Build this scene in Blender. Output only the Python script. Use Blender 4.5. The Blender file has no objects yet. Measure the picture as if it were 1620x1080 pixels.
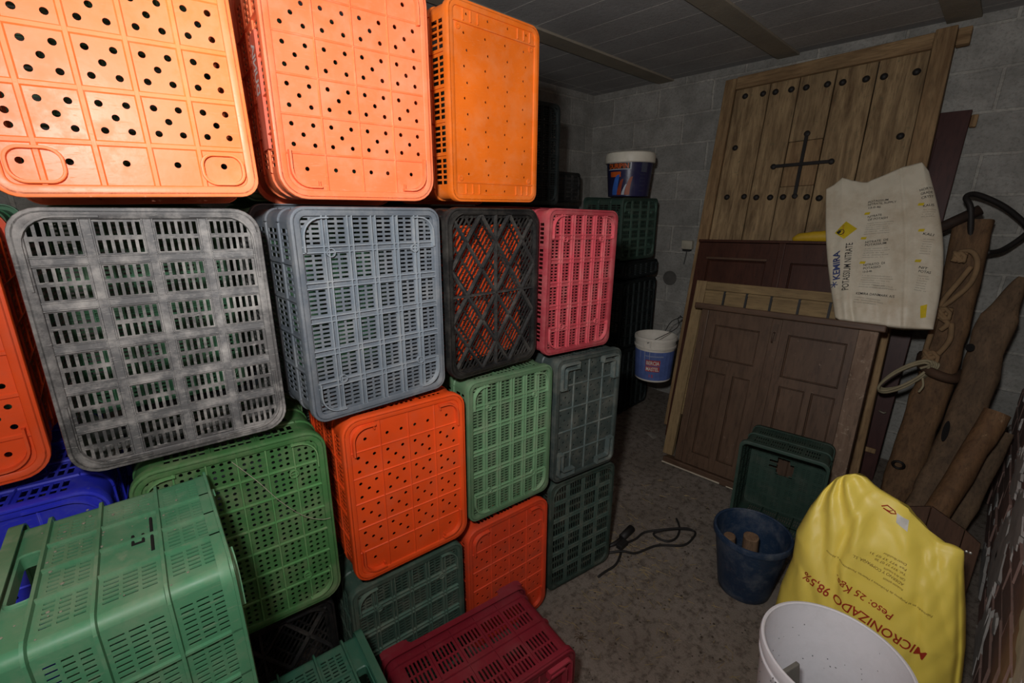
import bpy, bmesh, math, random
from mathutils import Vector, Matrix, noise
from mathutils.bvhtree import BVHTree

R = math.radians
SC = bpy.context.scene
COL = SC.collection
random.seed(7)

# ---------------------------------------------------------------- helpers
class MB:
    """collects shapes and links them as one mesh object"""
    def __init__(s):
        s.v = []; s.f = []; s.fm = []; s.M = Matrix.Identity(4); s.mi = 0
    def add(s, vs, fs):
        n = len(s.v)
        M = s.M
        s.v += [M @ Vector(p) for p in vs]
        for f in fs:
            s.f.append([i + n for i in f]); s.fm.append(s.mi)
    def box(s, x0, x1, y0, y1, z0, z1):
        if x1 - x0 < 1e-5 or y1 - y0 < 1e-5 or z1 - z0 < 1e-5: return
        s.add([(x0,y0,z0),(x1,y0,z0),(x1,y1,z0),(x0,y1,z0),(x0,y0,z1),(x1,y0,z1),(x1,y1,z1),(x0,y1,z1)],
              [(3,2,1,0),(4,5,6,7),(0,1,5,4),(1,2,6,5),(2,3,7,6),(3,0,4,7)])
    def frust(s, x0, x1, y0, y1, z0, z1, k):
        """box whose top (z1) is inset by k: a moulded rib"""
        kx = min(k, (x1-x0)*.45); ky = min(k, (y1-y0)*.45)
        s.add([(x0,y0,z0),(x1,y0,z0),(x1,y1,z0),(x0,y1,z0),(x0+kx,y0+ky,z1),(x1-kx,y0+ky,z1),(x1-kx,y1-ky,z1),(x0+kx,y1-ky,z1)],
              [(3,2,1,0),(4,5,6,7),(0,1,5,4),(1,2,6,5),(2,3,7,6),(3,0,4,7)])
    def loops(s, loops, closed=True, cap0=False, cap1=False):
        """skin successive closed rings of equal size"""
        n = len(loops[0]); vs = [p for l in loops for p in l]; fs = []
        m = n if closed else n - 1
        for a in range(len(loops) - 1):
            for i in range(m):
                j = (i + 1) % n
                fs.append((a*n+i, a*n+j, (a+1)*n+j, (a+1)*n+i))
        if cap0: fs.append(tuple(range(n))[::-1])
        if cap1: fs.append(tuple((len(loops)-1)*n + i for i in range(n)))
        s.add(vs, fs)
    def lathe(s, prof, n=32, c=(0,0,0)):
        s.loops([[(c[0]+r*math.cos(2*math.pi*i/n), c[1]+r*math.sin(2*math.pi*i/n), c[2]+z) for i in range(n)] for r, z in prof],
                cap0=False, cap1=False)
    def tube(s, pts, r, n=8, caps=True, flat=1.0):
        pts = [Vector(p) for p in pts]; rs = r if isinstance(r, (list, tuple)) else [r]*len(pts)
        up = None; loops = []
        for i, p in enumerate(pts):
            d = (pts[min(i+1, len(pts)-1)] - pts[max(i-1, 0)]).normalized()
            if up is None:
                up = Vector((0,0,1)) if abs(d.z) < .9 else Vector((1,0,0))
            up = (up - d * up.dot(d)).normalized(); sd = d.cross(up)
            loops.append([p + (up*math.cos(a)*flat + sd*math.sin(a))*rs[i] for a in [2*math.pi*k/n for k in range(n)]])
        s.loops(loops, cap0=caps, cap1=caps)
    def beam(s, pts, wh, side, e=.35, n=20, seed=0, rough=.004):
        """timber: superellipse section along pts; wh = (width, depth) list; side = width direction"""
        pts = [Vector(p) for p in pts]; loops = []
        for i, p in enumerate(pts):
            d = (pts[min(i+1, len(pts)-1)] - pts[max(i-1, 0)]).normalized()
            a = Vector(side); a = (a - d*a.dot(d)).normalized(); b = d.cross(a)
            w, h = wh[i] if isinstance(wh, list) else wh
            ring = []
            for k in range(n):
                t = 2*math.pi*k/n; c, q = math.cos(t), math.sin(t)
                x = math.copysign(abs(c)**e, c)*w/2; y = math.copysign(abs(q)**e, q)*h/2
                pp = p + a*x + b*y
                pp += (a*c + b*q) * rough * noise.noise(pp*9 + Vector((seed, 0, 0)))*2
                ring.append(pp)
            loops.append(ring)
        s.loops(loops, cap0=True, cap1=True)
    def build(s, name, mat, parent=None, smooth=False, bevel=0, weld=False):
        me = bpy.data.meshes.new(name)
        me.from_pydata([tuple(p) for p in s.v], [], s.f)
        mats = mat if isinstance(mat, (list, tuple)) else [mat]
        for m in mats: me.materials.append(m)
        if len(mats) > 1: me.polygons.foreach_set('material_index', s.fm)
        bm = bmesh.new(); bm.from_mesh(me)
        if weld: bmesh.ops.remove_doubles(bm, verts=bm.verts, dist=1e-4)
        bmesh.ops.recalc_face_normals(bm, faces=bm.faces)
        bm.to_mesh(me); bm.free()
        if smooth:
            me.polygons.foreach_set('use_smooth', [True]*len(me.polygons))
            if smooth != 'all': me.set_sharp_from_angle(angle=R(38))
        o = bpy.data.objects.new(name, me); COL.objects.link(o)
        if parent: o.parent = parent
        if bevel:
            b = o.modifiers.new('edge', 'BEVEL'); b.width = bevel; b.segments = 2; b.limit_method = 'ANGLE'
        return o

def dense(pts, k=6):
    """Catmull-Rom resample"""
    P = [Vector(p) for p in pts]; out = []
    for i in range(len(P)-1):
        a, b, c, d = P[max(i-1,0)], P[i], P[i+1], P[min(i+2,len(P)-1)]
        for j in range(k):
            t = j/k
            out.append(.5*((2*b) + (c-a)*t + (2*a-5*b+4*c-d)*t*t + (3*b-a-3*c+d)*t**3))
    return out + [P[-1]]

def empty(name, loc=(0,0,0), rz=0, M=None):
    o = bpy.data.objects.new(name, None); COL.objects.link(o); o.empty_display_size = .05
    if M is not None: o.matrix_world = M
    else: o.location = loc; o.rotation_euler = (0,0,rz)
    return o
def tag(o, label=None, cat=None, group=None, kind=None):
    if label: o['label'] = label
    if cat: o['category'] = cat
    if group: o['group'] = group
    if kind: o['kind'] = kind
    return o
def copy_tree(o, parent=None):
    c = o.copy(); COL.objects.link(c)
    if parent: c.parent = parent
    for ch in list(o.children): copy_tree(ch, c)
    return c

# ---------------------------------------------------------------- materials
def lin(c):
    f = lambda x: x/12.92 if x <= .04045 else ((x+.055)/1.055)**2.4
    return tuple(f(x/255) for x in c) + (1,)
def nodes(name):
    m = bpy.data.materials.new(name); m.use_nodes = True
    nt = m.node_tree; b = nt.nodes['Principled BSDF']
    return m, nt, b
def N(nt, t, **kw):
    n = nt.nodes.new(t)
    for k, v in kw.items():
        if k in n.inputs: n.inputs[k].default_value = v
        else: setattr(n, k, v)
    return n
def mix(nt, fac, a, b, mode='MIX'):
    n = nt.nodes.new('ShaderNodeMix'); n.data_type = 'RGBA'; n.blend_type = mode
    for s, v in ((n.inputs[0], fac), (n.inputs[6], a), (n.inputs[7], b)):
        if hasattr(v, 'links') or isinstance(v, bpy.types.NodeSocket): nt.links.new(v, s)
        elif isinstance(v, (int, float)): s.default_value = v
        else: s.default_value = v
    return n.outputs[2]
def ramp(nt, src, stops):
    n = nt.nodes.new('ShaderNodeValToRGB'); nt.links.new(src, n.inputs[0])
    el = n.color_ramp.elements
    while len(el) < len(stops): el.new(.5)
    for e, (p, c) in zip(el, stops):
        e.position = p; e.color = c if len(c) == 4 else tuple(c)+(1,)
    return n.outputs[0]
def coords(nt, scale=(1,1,1), rot=(0,0,0), kind='Object'):
    tc = nt.nodes.new('ShaderNodeTexCoord'); mp = nt.nodes.new('ShaderNodeMapping')
    mp.inputs['Scale'].default_value = scale; mp.inputs['Rotation'].default_value = rot
    nt.links.new(tc.outputs[kind], mp.inputs[0]); return mp.outputs[0]
def noise_n(nt, vec, scale, detail=6, rough=.6, dist=0):
    n = N(nt, 'ShaderNodeTexNoise', Scale=scale, Detail=detail, Roughness=rough, Distortion=dist)
    nt.links.new(vec, n.inputs['Vector']); return n.outputs[0]
def bump(nt, b, h, strength=.3, dist=.01):
    n = N(nt, 'ShaderNodeBump', Strength=strength, Distance=dist)
    nt.links.new(h, n.inputs['Height']); nt.links.new(n.outputs[0], b.inputs['Normal'])
W_, K_ = (1,1,1,1), (0,0,0,1)

def plastic(name, c, dust=(165,155,140), amount=.35, rough=.42, fade=None, scale=9, bumpy=.06):
    """moulded plastic with dust film, scuffs and faded patches"""
    m, nt, b = nodes(name)
    v = coords(nt)
    base = mix(nt, ramp(nt, noise_n(nt, v, 3.2, 3), [(.35, K_), (.7, W_)]), lin(c), lin(fade or tuple(min(255, int(x*1.12+8)) for x in c)))
    d1 = ramp(nt, noise_n(nt, v, scale, 8, .72), [(.46, K_), (.78, W_)])
    d2 = ramp(nt, noise_n(nt, coords(nt, (2.2, 2.2, 14)), scale*2.5, 4, .6), [(.58, K_), (.72, W_)])
    mx = N(nt, 'ShaderNodeMath', operation='MAXIMUM'); nt.links.new(d1, mx.inputs[0])
    sc = N(nt, 'ShaderNodeMath', operation='MULTIPLY'); nt.links.new(d2, sc.inputs[0]); sc.inputs[1].default_value = .5
    nt.links.new(sc.outputs[0], mx.inputs[1])
    am = N(nt, 'ShaderNodeMath', operation='MULTIPLY'); nt.links.new(mx.outputs[0], am.inputs[0]); am.inputs[1].default_value = amount
    nt.links.new(mix(nt, am.outputs[0], base, lin(dust)), b.inputs['Base Color'])
    rr = N(nt, 'ShaderNodeMapRange'); nt.links.new(mx.outputs[0], rr.inputs[0]); rr.inputs[3].default_value = rough; rr.inputs[4].default_value = min(.95, rough+.35)
    nt.links.new(rr.outputs[0], b.inputs['Roughness'])
    b.inputs['Specular IOR Level'].default_value = .4
    bump(nt, b, noise_n(nt, v, 55, 5), bumpy, .004)
    return m
def plain(name, c, rough=.6, metal=0, spec=.4):
    m, nt, b = nodes(name)
    v = coords(nt)
    nt.links.new(mix(nt, ramp(nt, noise_n(nt, v, 14, 6), [(.3, K_), (.75, W_)]), lin(c), lin(tuple(int(x*.8) for x in c))), b.inputs['Base Color'])
    b.inputs['Roughness'].default_value = rough; b.inputs['Metallic'].default_value = metal
    b.inputs['Specular IOR Level'].default_value = spec
    return m
def wood(name, c, dark, axis=2, stretch=10, scale=6, rough=.75, wear=None, wear_amt=0, bumpy=.35):
    m, nt, b = nodes(name)
    s = [stretch]*3; s[axis] = 1
    v = coords(nt, tuple(s))
    g = noise_n(nt, v, scale*.55, 8, .65, .6)
    g2 = noise_n(nt, v, scale*2.6, 5, .6)
    col = mix(nt, ramp(nt, g, [(.33, K_), (.66, W_)]), lin(dark), lin(c))
    col = mix(nt, ramp(nt, g2, [(.5, K_), (.75, (.6,.6,.6,1))]), col, lin(tuple(int(x*.55) for x in dark)))
    big = ramp(nt, noise_n(nt, coords(nt), 2.4, 5), [(.38, K_), (.72, W_)])
    col = mix(nt, .45, col, mix(nt, big, col, lin(tuple(int(x*.62) for x in c))))
    if wear:
        col = mix(nt, ramp(nt, noise_n(nt, coords(nt, (4,4,1.6)), 7, 8, .75), [(.60-wear_amt, K_), (.70-wear_amt, W_)]), col, lin(wear))
    nt.links.new(col, b.inputs['Base Color']); b.inputs['Roughness'].default_value = rough
    b.inputs['Specular IOR Level'].default_value = .25
    bump(nt, b, g, bumpy, .004)
    return m

def block_wall(name):
    """grey concrete blocks laid in mortar, wall in the YZ or XZ plane (UV in metres)"""
    m, nt, b = nodes(name)
    uv = nt.nodes.new('ShaderNodeTexCoord').outputs['UV']
    ds = noise_n(nt, uv, 7, 3)
    off = N(nt, 'ShaderNodeVectorMath', operation='SCALE'); nt.links.new(ds, off.inputs[0]); off.inputs['Scale'].default_value = .014
    ad = N(nt, 'ShaderNodeVectorMath', operation='ADD'); nt.links.new(uv, ad.inputs[0]); nt.links.new(off.outputs[0], ad.inputs[1])
    br = N(nt, 'ShaderNodeTexBrick', Scale=1.0); nt.links.new(ad.outputs[0], br.inputs['Vector'])
    br.inputs['Brick Width'].default_value = .44; br.inputs['Row Height'].default_value = .2125
    br.inputs['Mortar Size'].default_value = .009; br.inputs['Mortar Smooth'].default_value = .25
    br.inputs['Color1'].default_value = lin((164,161,154)); br.inputs['Color2'].default_value = lin((144,142,136)); br.inputs['Mortar'].default_value = lin((174,170,161))
    n1 = noise_n(nt, uv, 5, 8, .7); n2 = noise_n(nt, uv, 60, 6, .7)
    col = mix(nt, ramp(nt, n1, [(.40, K_), (.62, W_)]), br.outputs['Color'], lin((108,106,100)))
    col = mix(nt, .55, br.outputs['Color'], col)
    col = mix(nt, ramp(nt, n2, [(.35, (.5,.5,.5,1)), (.5, K_)]), col, lin((104,102,96)))
    nt.links.new(col, b.inputs['Base Color']); b.inputs['Roughness'].default_value = .95; b.inputs['Specular IOR Level'].default_value = .15
    inv = N(nt, 'ShaderNodeMath', operation='MULTIPLY'); nt.links.new(br.outputs['Fac'], inv.inputs[0]); inv.inputs[1].default_value = .35
    h = N(nt, 'ShaderNodeMath', operation='ADD'); nt.links.new(inv.outputs[0], h.inputs[0]); nt.links.new(n1, h.inputs[1])
    h2 = N(nt, 'ShaderNodeMath', operation='MULTIPLY_ADD'); nt.links.new(n2, h2.inputs[0]); h2.inputs[1].default_value = .25; nt.links.new(h.outputs[0], h2.inputs[2])
    bump(nt, b, h2.outputs[0], .75, .02)
    return m
def brick_wall(name):
    """dark red hollow bricks with smeared mortar"""
    m, nt, b = nodes(name)
    uv = nt.nodes.new('ShaderNodeTexCoord').outputs['UV']
    ds = noise_n(nt, uv, 9, 4)
    off = N(nt, 'ShaderNodeVectorMath', operation='SCALE'); nt.links.new(ds, off.inputs[0]); off.inputs['Scale'].default_value = .05
    ad = N(nt, 'ShaderNodeVectorMath', operation='ADD'); nt.links.new(uv, ad.inputs[0]); nt.links.new(off.outputs[0], ad.inputs[1])
    br = N(nt, 'ShaderNodeTexBrick', Scale=1.0); nt.links.new(ad.outputs[0], br.inputs['Vector'])
    br.inputs['Brick Width'].default_value = .27; br.inputs['Row Height'].default_value = .115
    br.inputs['Mortar Size'].default_value = .007; br.inputs['Mortar Smooth'].default_value = .2
    br.inputs['Color1'].default_value = lin((128,96,86)); br.inputs['Color2'].default_value = lin((108,84,77)); br.inputs['Mortar'].default_value = lin((206,200,192))
    n1 = noise_n(nt, uv, 4.5, 9, .7, .6); n2 = noise_n(nt, uv, 45, 6, .7)
    col = mix(nt, ramp(nt, n1, [(.53, K_), (.60, W_)]), br.outputs['Color'], lin((170,163,156)))
    col = mix(nt, ramp(nt, n2, [(.3, (.6,.6,.6,1)), (.5, K_)]), col, lin((66,52,48)))
    nt.links.new(col, b.inputs['Base Color']); b.inputs['Roughness'].default_value = .9; b.inputs['Specular IOR Level'].default_value = .2
    h = N(nt, 'ShaderNodeMath', operation='ADD'); nt.links.new(br.outputs['Fac'], h.inputs[0]); nt.links.new(n1, h.inputs[1])
    bump(nt, b, h.outputs[0], .6, .012)
    return m
def concrete_floor(name):
    m, nt, b = nodes(name)
    v = coords(nt)
    n1 = noise_n(nt, v, 2.2, 8, .65); n2 = noise_n(nt, v, 26, 8, .75); n3 = noise_n(nt, v, 140, 4, .7)
    col = mix(nt, ramp(nt, n1, [(.3, K_), (.7, W_)]), lin((112,102,92)), lin((138,128,118)))
    col = mix(nt, ramp(nt, n2, [(.38, (.8,.8,.8,1)), (.52, K_)]), col, lin((76,67,58)))
    col = mix(nt, ramp(nt, n3, [(.60, K_), (.70, (.7,.7,.7,1))]), col, lin((166,154,136)))
    nt.links.new(col, b.inputs['Base Color']); b.inputs['Roughness'].default_value = .93; b.inputs['Specular IOR Level'].default_value = .15
    h = N(nt, 'ShaderNodeMath', operation='ADD'); nt.links.new(n2, h.inputs[0]); nt.links.new(n3, h.inputs[1])
    bump(nt, b, h.outputs[0], .5, .012)
    return m
def concrete_ceiling(name, beam=False):
    m, nt, b = nodes(name)
    uv = nt.nodes.new('ShaderNodeTexCoord').outputs['UV']
    n1 = noise_n(nt, uv, 3, 7, .65); n2 = noise_n(nt, uv, 40, 6, .7)
    if beam:
        col = mix(nt, ramp(nt, n1, [(.3, K_), (.7, W_)]), lin((158,148,130)), lin((134,126,112)))
        h = n1
    else:
        br = N(nt, 'ShaderNodeTexBrick', Scale=1.0); nt.links.new(uv, br.inputs['Vector']); br.offset = .0
        br.inputs['Brick Width'].default_value = .245; br.inputs['Row Height'].default_value = 3.0
        br.inputs['Mortar Size'].default_value = .004; br.inputs['Mortar Smooth'].default_value = .3
        br.inputs['Color1'].default_value = lin((172,170,168)); br.inputs['Color2'].default_value = lin((160,159,158)); br.inputs['Mortar'].default_value = lin((236,232,224))
        col = mix(nt, ramp(nt, n1, [(.35, K_), (.7, (.6,.6,.6,1))]), br.outputs['Color'], lin((136,134,132)))
        h = br.outputs['Fac']
    col = mix(nt, ramp(nt, n2, [(.34, (.5,.5,.5,1)), (.48, K_)]), col, lin((138,135,130)))
    nt.links.new(col, b.inputs['Base Color']); b.inputs['Roughness'].default_value = .95; b.inputs['Specular IOR Level'].default_value = .15
    hh = N(nt, 'ShaderNodeMath', operation='ADD'); nt.links.new(h, hh.inputs[0]); nt.links.new(n2, hh.inputs[1])
    bump(nt, b, hh.outputs[0], .3, .008)
    return m
def sack_mat(name, c, dirt, amt=.4, rough=.5, scale=4):
    m, nt, b = nodes(name)
    v = coords(nt)
    col = mix(nt, ramp(nt, noise_n(nt, v, scale, 8, .7), [(.45, K_), (.75, W_)]), lin(c), mix(nt, amt, lin(c), lin(dirt)))
    nt.links.new(col, b.inputs['Base Color']); b.inputs['Roughness'].default_value = rough
    b.inputs['Subsurface Weight'].default_value = .0
    bump(nt, b, noise_n(nt, v, 38, 5), .12, .004)
    return m

PLA = {}
def plastic_(name, c, dust, amount, rough, fade=None, scale=9):
    m = plastic(name, c, dust, amount, rough, fade, scale); PLA[name] = (c, dust, amount, rough); return m
PL = dict(
    salmon=plastic_('orange_plastic', (246,124,58), (226,182,150), .30, .38, (250,140,82)),
    coral=plastic_('faded_orange_plastic', (244,116,66), (232,180,152), .30, .38, (248,136,92)),
    amber=plastic_('amber_orange_plastic', (212,100,24), (214,160,110), .30, .40),
    orange=plastic_('bright_orange_plastic', (206,68,20), (150,90,60), .30, .42),
    redorange=plastic_('red_orange_plastic', (196,60,28), (110,70,52), .5, .48),
    grey=plastic_('dusty_black_plastic', (62,62,62), (192,188,182), .95, .5, (104,102,100), 8),
    slate=plastic_('slate_blue_plastic', (84,91,98), (166,164,158), .42, .45),
    black=plastic_('black_plastic', (24,24,24), (110,104,94), .30, .34),
    pink=plastic_('raspberry_plastic', (142,50,58), (186,136,128), .40, .42),
    green=plastic_('mid_green_plastic', (58,102,56), (142,140,112), .55, .48),
    moss=plastic_('moss_green_plastic', (76,106,76), (134,132,112), .5, .5),
    ash=plastic_('grey_green_plastic', (48,57,55), (134,130,116), .45, .5),
    bottle=plastic_('dark_green_plastic', (50,70,60), (124,120,104), .55, .5),
    moor=plastic_('deep_green_plastic', (40,54,48), (116,112,98), .5, .5),
    pine=plastic_('pine_green_plastic', (68,122,88), (160,158,136), .5, .42, None, 6),
    teal=plastic_('teal_green_plastic', (44,88,70), (120,122,104), .4, .42),
    wine=plastic_('wine_red_plastic', (110,24,36), (120,70,66), .4, .42),
    blue=plastic_('royal_blue_plastic', (36,44,176), (120,120,140), .35, .42),
    forest=plastic_('forest_green_plastic', (42,62,53), (92,90,78), .4, .5),
    night=plastic_('blackish_green_plastic', (19,25,25), (58,58,54), .35, .5),
)

RIBM = {}
def rib_mat(m):
    if m.name not in RIBM:
        a = PLA[m.name]; c = a[0]; du = a[1]; f = 1.22 if max(c) < 190 else 1.0
        RIBM[m.name] = plastic('worn_' + m.name, tuple(min(255, int(x*f+(10 if f > 1 else 0))) for x in c), du, min(.95, a[2]+(.25 if f > 1 else .12)), a[3]+.06, None, 12)
    return RIBM[m.name]
# ---------------------------------------------------------------- crates
def cells(a, b, n, bar):
    w = (b - a - bar*(n-1))/n
    return [(a + i*(w+bar), a + i*(w+bar) + w) for i in range(n)]
def opens(cs, n, gap, margin=None):
    """n openings inside each cell, with solid gaps between them"""
    out = []
    for a, b in cs:
        mg = gap if margin is None else margin
        w = (b - a - 2*mg - gap*(n-1))/n
        out += [(a + mg + i*(w+gap), a + mg + i*(w+gap) + w) for i in range(n)]
    return out
def holes_plate(mb, u0, u1, v0, v1, us, vs, d0, d1, split=False):
    """plate pierced wherever an open u interval crosses an open v interval"""
    v = v0
    for a, b in vs + [(v1, v1)]:
        if split:
            w = u0
            for p, q in us + [(u1, u1)]: mb.box(w, q, v, a, d0, d1); w = q
        else: mb.box(u0, u1, v, a, d0, d1)
        if b > a:
            u = u0
            for p, q in us + [(u1, u1)]:
                mb.box(u, p, a, b, d0, d1); u = q
        v = b
def round_hole_tile(mb, u0, u1, v0, v1, r, d0, d1, n=12):
    cu, cv = (u0+u1)/2, (v0+v1)/2
    hu, hv = (u1-u0)/2, (v1-v0)/2
    sq = []; ci = []
    for k in range(n):
        a = 2*math.pi*(k+.5)/n; c, s = math.cos(a), math.sin(a)
        m = max(abs(c), abs(s)); sq.append((cu + c/m*hu, cv + s/m*hv)); ci.append((cu + c*r, cv + s*r))
    # exact corners
    for sx, sy in ((1,1),(-1,1),(-1,-1),(1,-1)):
        k = min(range(n), key=lambda i: (sq[i][0]-cu-sx*hu)**2 + (sq[i][1]-cv-sy*hv)**2); sq[k] = (cu+sx*hu, cv+sy*hv)
    L = lambda P, d: [(x, y, d) for x, y in P]
    mb.loops([L(sq, d1), L(ci, d1), L(ci, d0), L(sq, d0)])
def dotted_plate(mb, u0, u1, v0, v1, dots, r, d0, d1):
    """plate with round holes: dots must sit on separate rows bands; rows = {v: [u...]}"""
    h = r*1.5; v = v0
    for cv in sorted(dots):
        a, b = cv - h, cv + h
        if a < v: a = v
        mb.box(u0, u1, v, a, d0, d1)
        u = u0
        for cu in sorted(dots[cv]):
            mb.box(u, cu-h, a, b, d0, d1)
            round_hole_tile(mb, cu-h, cu+h, a, b, r, d0, d1)
            u = cu + h
        mb.box(u, u1, a, b, d0, d1); v = b
    mb.box(u0, u1, v, v1, d0, d1)
def rrect(w, h, r, c=(0,0), d=0, n=6):
    r = max(r, .0005); pts = []
    for sx, sy, a0 in ((1,1,0),(-1,1,90),(-1,-1,180),(1,-1,270)):
        cx, cy = c[0] + sx*(w/2-r), c[1] + sy*(h/2-r)
        for k in range(n+1):
            a = R(a0 + 90*k/n); pts.append((cx + r*math.cos(a), cy + r*math.sin(a), d))
    return pts
def ring(mb, w, h, r, c, prof):
    """rounded-rectangle frame swept from (inset, height) profile, closed"""
    L = [rrect(w-2*i, h-2*i, r-i, c, d) for i, d in prof]
    mb.loops(L + [L[0]])
def ridge(mb, pts, w, d0, d1):
    """raised moulded line along 2D pts"""
    loops = []
    for i, p in enumerate(pts):
        a = Vector(pts[max(i-1,0)]); b = Vector(pts[min(i+1,len(pts)-1)]); t = (b-a).normalized(); n = Vector((-t.y, t.x)); p = Vector(p)
        f = lambda s, d: (p.x + n.x*s, p.y + n.y*s, d)
        loops.append([f(-w/2, d0), f(-w*.3, d1), f(w*.3, d1), f(w/2, d0)])
    mb.loops(loops, cap0=True, cap1=True)
def corner_path(cx, cy, sx, sy, la, lb, r):
    """L path with rounded corner; (cx,cy) = the outer corner; sx,sy point inwards"""
    pts = [(cx, cy + sy*lb), (cx, cy + sy*r)]
    for k in range(1, 7):
        a = R(90*k/6); pts.append((cx + sx*(r - r*math.cos(a)), cy + sy*(r - r*math.sin(a))))
    return pts + [(cx + sx*la, cy)]
def frame(o, u, v):
    u, v = Vector(u), Vector(v); d = u.cross(v)
    return Matrix(((u.x,v.x,d.x,o[0]),(u.y,v.y,d.y,o[1]),(u.z,v.z,d.z,o[2]),(0,0,0,1)))

FW = .021   # width of the flat flange round a base
def base_panel(kind, W, H):
    """base panel with ribs, in face coordinates u (0..W), v (0..H), d out"""
    mb = MB(); u0, u1, v0, v1 = FW*.8, W-FW*.8, FW*.8, H-FW*.8
    rib = MB()
    if kind in ('dots4', 'dots5', 'dotsL'):
        nc, nr = {'dots4': (4, 6), 'dots5': (5, 5), 'dotsL': (4, 5)}[kind]
        d1, d0 = (-.005, -.008) if kind != 'dotsL' else (-.010, -.013)
        r = {'dots4': .0050, 'dots5': .0056, 'dotsL': .0042}[kind]; gp = {'dots4': .009, 'dots5': .014, 'dotsL': .010}[kind]; dots = {}
        if kind == 'dots5':
            wd = (u1-u0-.020-4*gp)/4.5; cu = []; q = u0+.010
            for k in (.5, 1, 1, 1, 1): cu.append((q, q+wd*k)); q += wd*k+gp
            cv = [(v0+.004, v0+.066)] + cells(v0+.066+gp, v1-.066-gp, 4, gp) + [(v1-.066, v1-.004)]; nr = 6
        else: cu = cells(u0+.008, u1-.008, nc, gp); cv = cells(v0+.008, v1-.008, nr, gp)
        for j, (a, b) in enumerate(cv):
            h = b - a
            if j in (0, nr-1) and kind != 'dotsL':
                dots[a + h*(.4 if j else .6)] = [p + (q-p)*f for i, (p, q) in enumerate(cu) for f in ((.5,) if (i in (0, nc-1) or kind == 'dots5') else (.22, .78))]
                continue
            for fy, fxs in ((.2, (.2, .8)), (.5, (.5,)), (.8, (.2, .8))):
                dots[a + h*fy] = [p + (q-p)*f for p, q in cu for f in (fxs if q-p > .04 else (.5,))]
        dotted_plate(mb, u0, u1, v0, v1, dots, r, d0, d1)
        for (a, b), (c, e) in zip(cu, cu[1:]):
            rib.frust(b+.001, c-.001, v0, v1, d1-.001, -.0018 if kind != 'dotsL' else -.005, .003)
        for (a, b), (c, e) in zip(cv, cv[1:]):
            rib.frust(u0, u1, b+.001, c-.001, d1-.001, -.0022 if kind != 'dotsL' else -.0055, .003)
            for x, y in cu: pass
    elif kind in ('slots', 'fineslots'):
        d1, d0 = -.0085, -.011
        cu = cells(u0+.004, u1-.004, 6, .013); cv = cells(v0+.004, v1-.004, 6, .015)
        holes_plate(mb, u0, u1, v0, v1, opens(cu, 2, .0055, .004), opens(cv, 6, .0056 if kind == 'slots' else .0084, .004), d0, d1, kind == 'fineslots')
        for (a, b), (c, e) in zip(cu, cu[1:]):
            for x in (b+.001, c-.001): rib.frust(x-.0019, x+.0019, v0, v1, d1-.001, -.0006, .0006)
        for (a, b), (c, e) in zip(cv, cv[1:]):
            for y in (b+.001, c-.001): rib.frust(u0, u1, y-.0019, y+.0019, d1-.001, -.001, .0006)
    elif kind in ('bars', 'bars5'):
        d1, d0 = -.0065, -.009
        nc, nr, k, m_ = (4, 6, 6, 2) if kind == 'bars' else (4, 6, 5, 2)
        cu = cells(u0+.006, u1-.006, nc, .018); cv = cells(v0+.006, v1-.006, nr, .017)
        holes_plate(mb, u0, u1, v0, v1, opens(cu, k, .0052, .003), opens(cv, m_, .0085, .003), d0, d1)
        for (a, b), (c, e) in zip(cu, cu[1:]):
            rib.frust(b, c, v0, v1, d1-.001, -.0035, .003)
            for x in (b+.001, c-.001): rib.frust(x-.0016, x+.0016, v0, v1, d1-.001, -.0022, .0006)
        for (a, b), (c, e) in zip(cv, cv[1:]):
            rib.frust(u0, u1, b, c, d1-.001, -.0037, .003)
            for y in (b+.001, c-.001): rib.frust(u0, u1, y-.0016, y+.0016, d1-.001, -.0022, .0006)
    elif kind == 'rounds':
        d1, d0 = -.006, -.0085
        cu = cells(u0+.004, u1-.004, 6, .007); cv = cells(v0+.004, v1-.004, 7, .007); dots = {}
        for a, b in cv:
            for k in range(4):
                y = a + (b-a)*(.13 + .247*k)
                dots[y] = [p + (q-p)*f for p, q in cu for f in (.2, .5, .8)]
        dotted_plate(mb, u0, u1, v0, v1, dots, .0041, d0, d1)
        for (a, b), (c, e) in zip(cu, cu[1:]): x = (b+c)/2; rib.frust(x-.0022, x+.0022, v0, v1, d1-.001, -.0012, .0007)
        for (a, b), (c, e) in zip(cv, cv[1:]): y = (b+c)/2; rib.frust(u0, u1, y-.0022, y+.0022, d1-.001, -.0014, .0007)
    elif kind == 'smooth':
        d1, d0 = -.004, -.007; dots = {}
        rows = [v0+.016, v0+.062] + [v0+.062 + (v1-v0-.124)/9*k for k in range(1, 9)] + [v1-.062, v1-.016]
        for k, y in enumerate(rows):
            dots[y] = [u0 + (u1-u0)*f + (.006 if k % 2 else -.004) for f in (.14, .38, .62, .86)]
        dotted_plate(mb, u0, u1, v0, v1, dots, .0036, d0, d1)
        for y in (v0+.038, v1-.038): rib.frust(u0, u1, y-.0025, y+.0025, d1-.001, -.0005, .0008)
        for y0, y1 in ((v0+.006, v0+.034), (v1-.034, v1-.006)):
            for f in (.12, .2, .28, .76, .84, .92): x = u0+(u1-u0)*f; rib.frust(x-.002, x+.002, y0, y1, d1-.001, -.0005, .0008)
        for x, y in ((u0+.02, v0+.05), (u1-.02, v0+.05), (u0+.02, v1-.05), (u1-.02, v1-.05)):
            rib.lathe([(.003, d1), (.003, -.001), (.008, -.001), (.008, d1)], 12, (x, y, 0))
    elif kind == 'lattice':
        d1, d0 = -.008, -.011
        w, h = u1-u0, v1-v0
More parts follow.
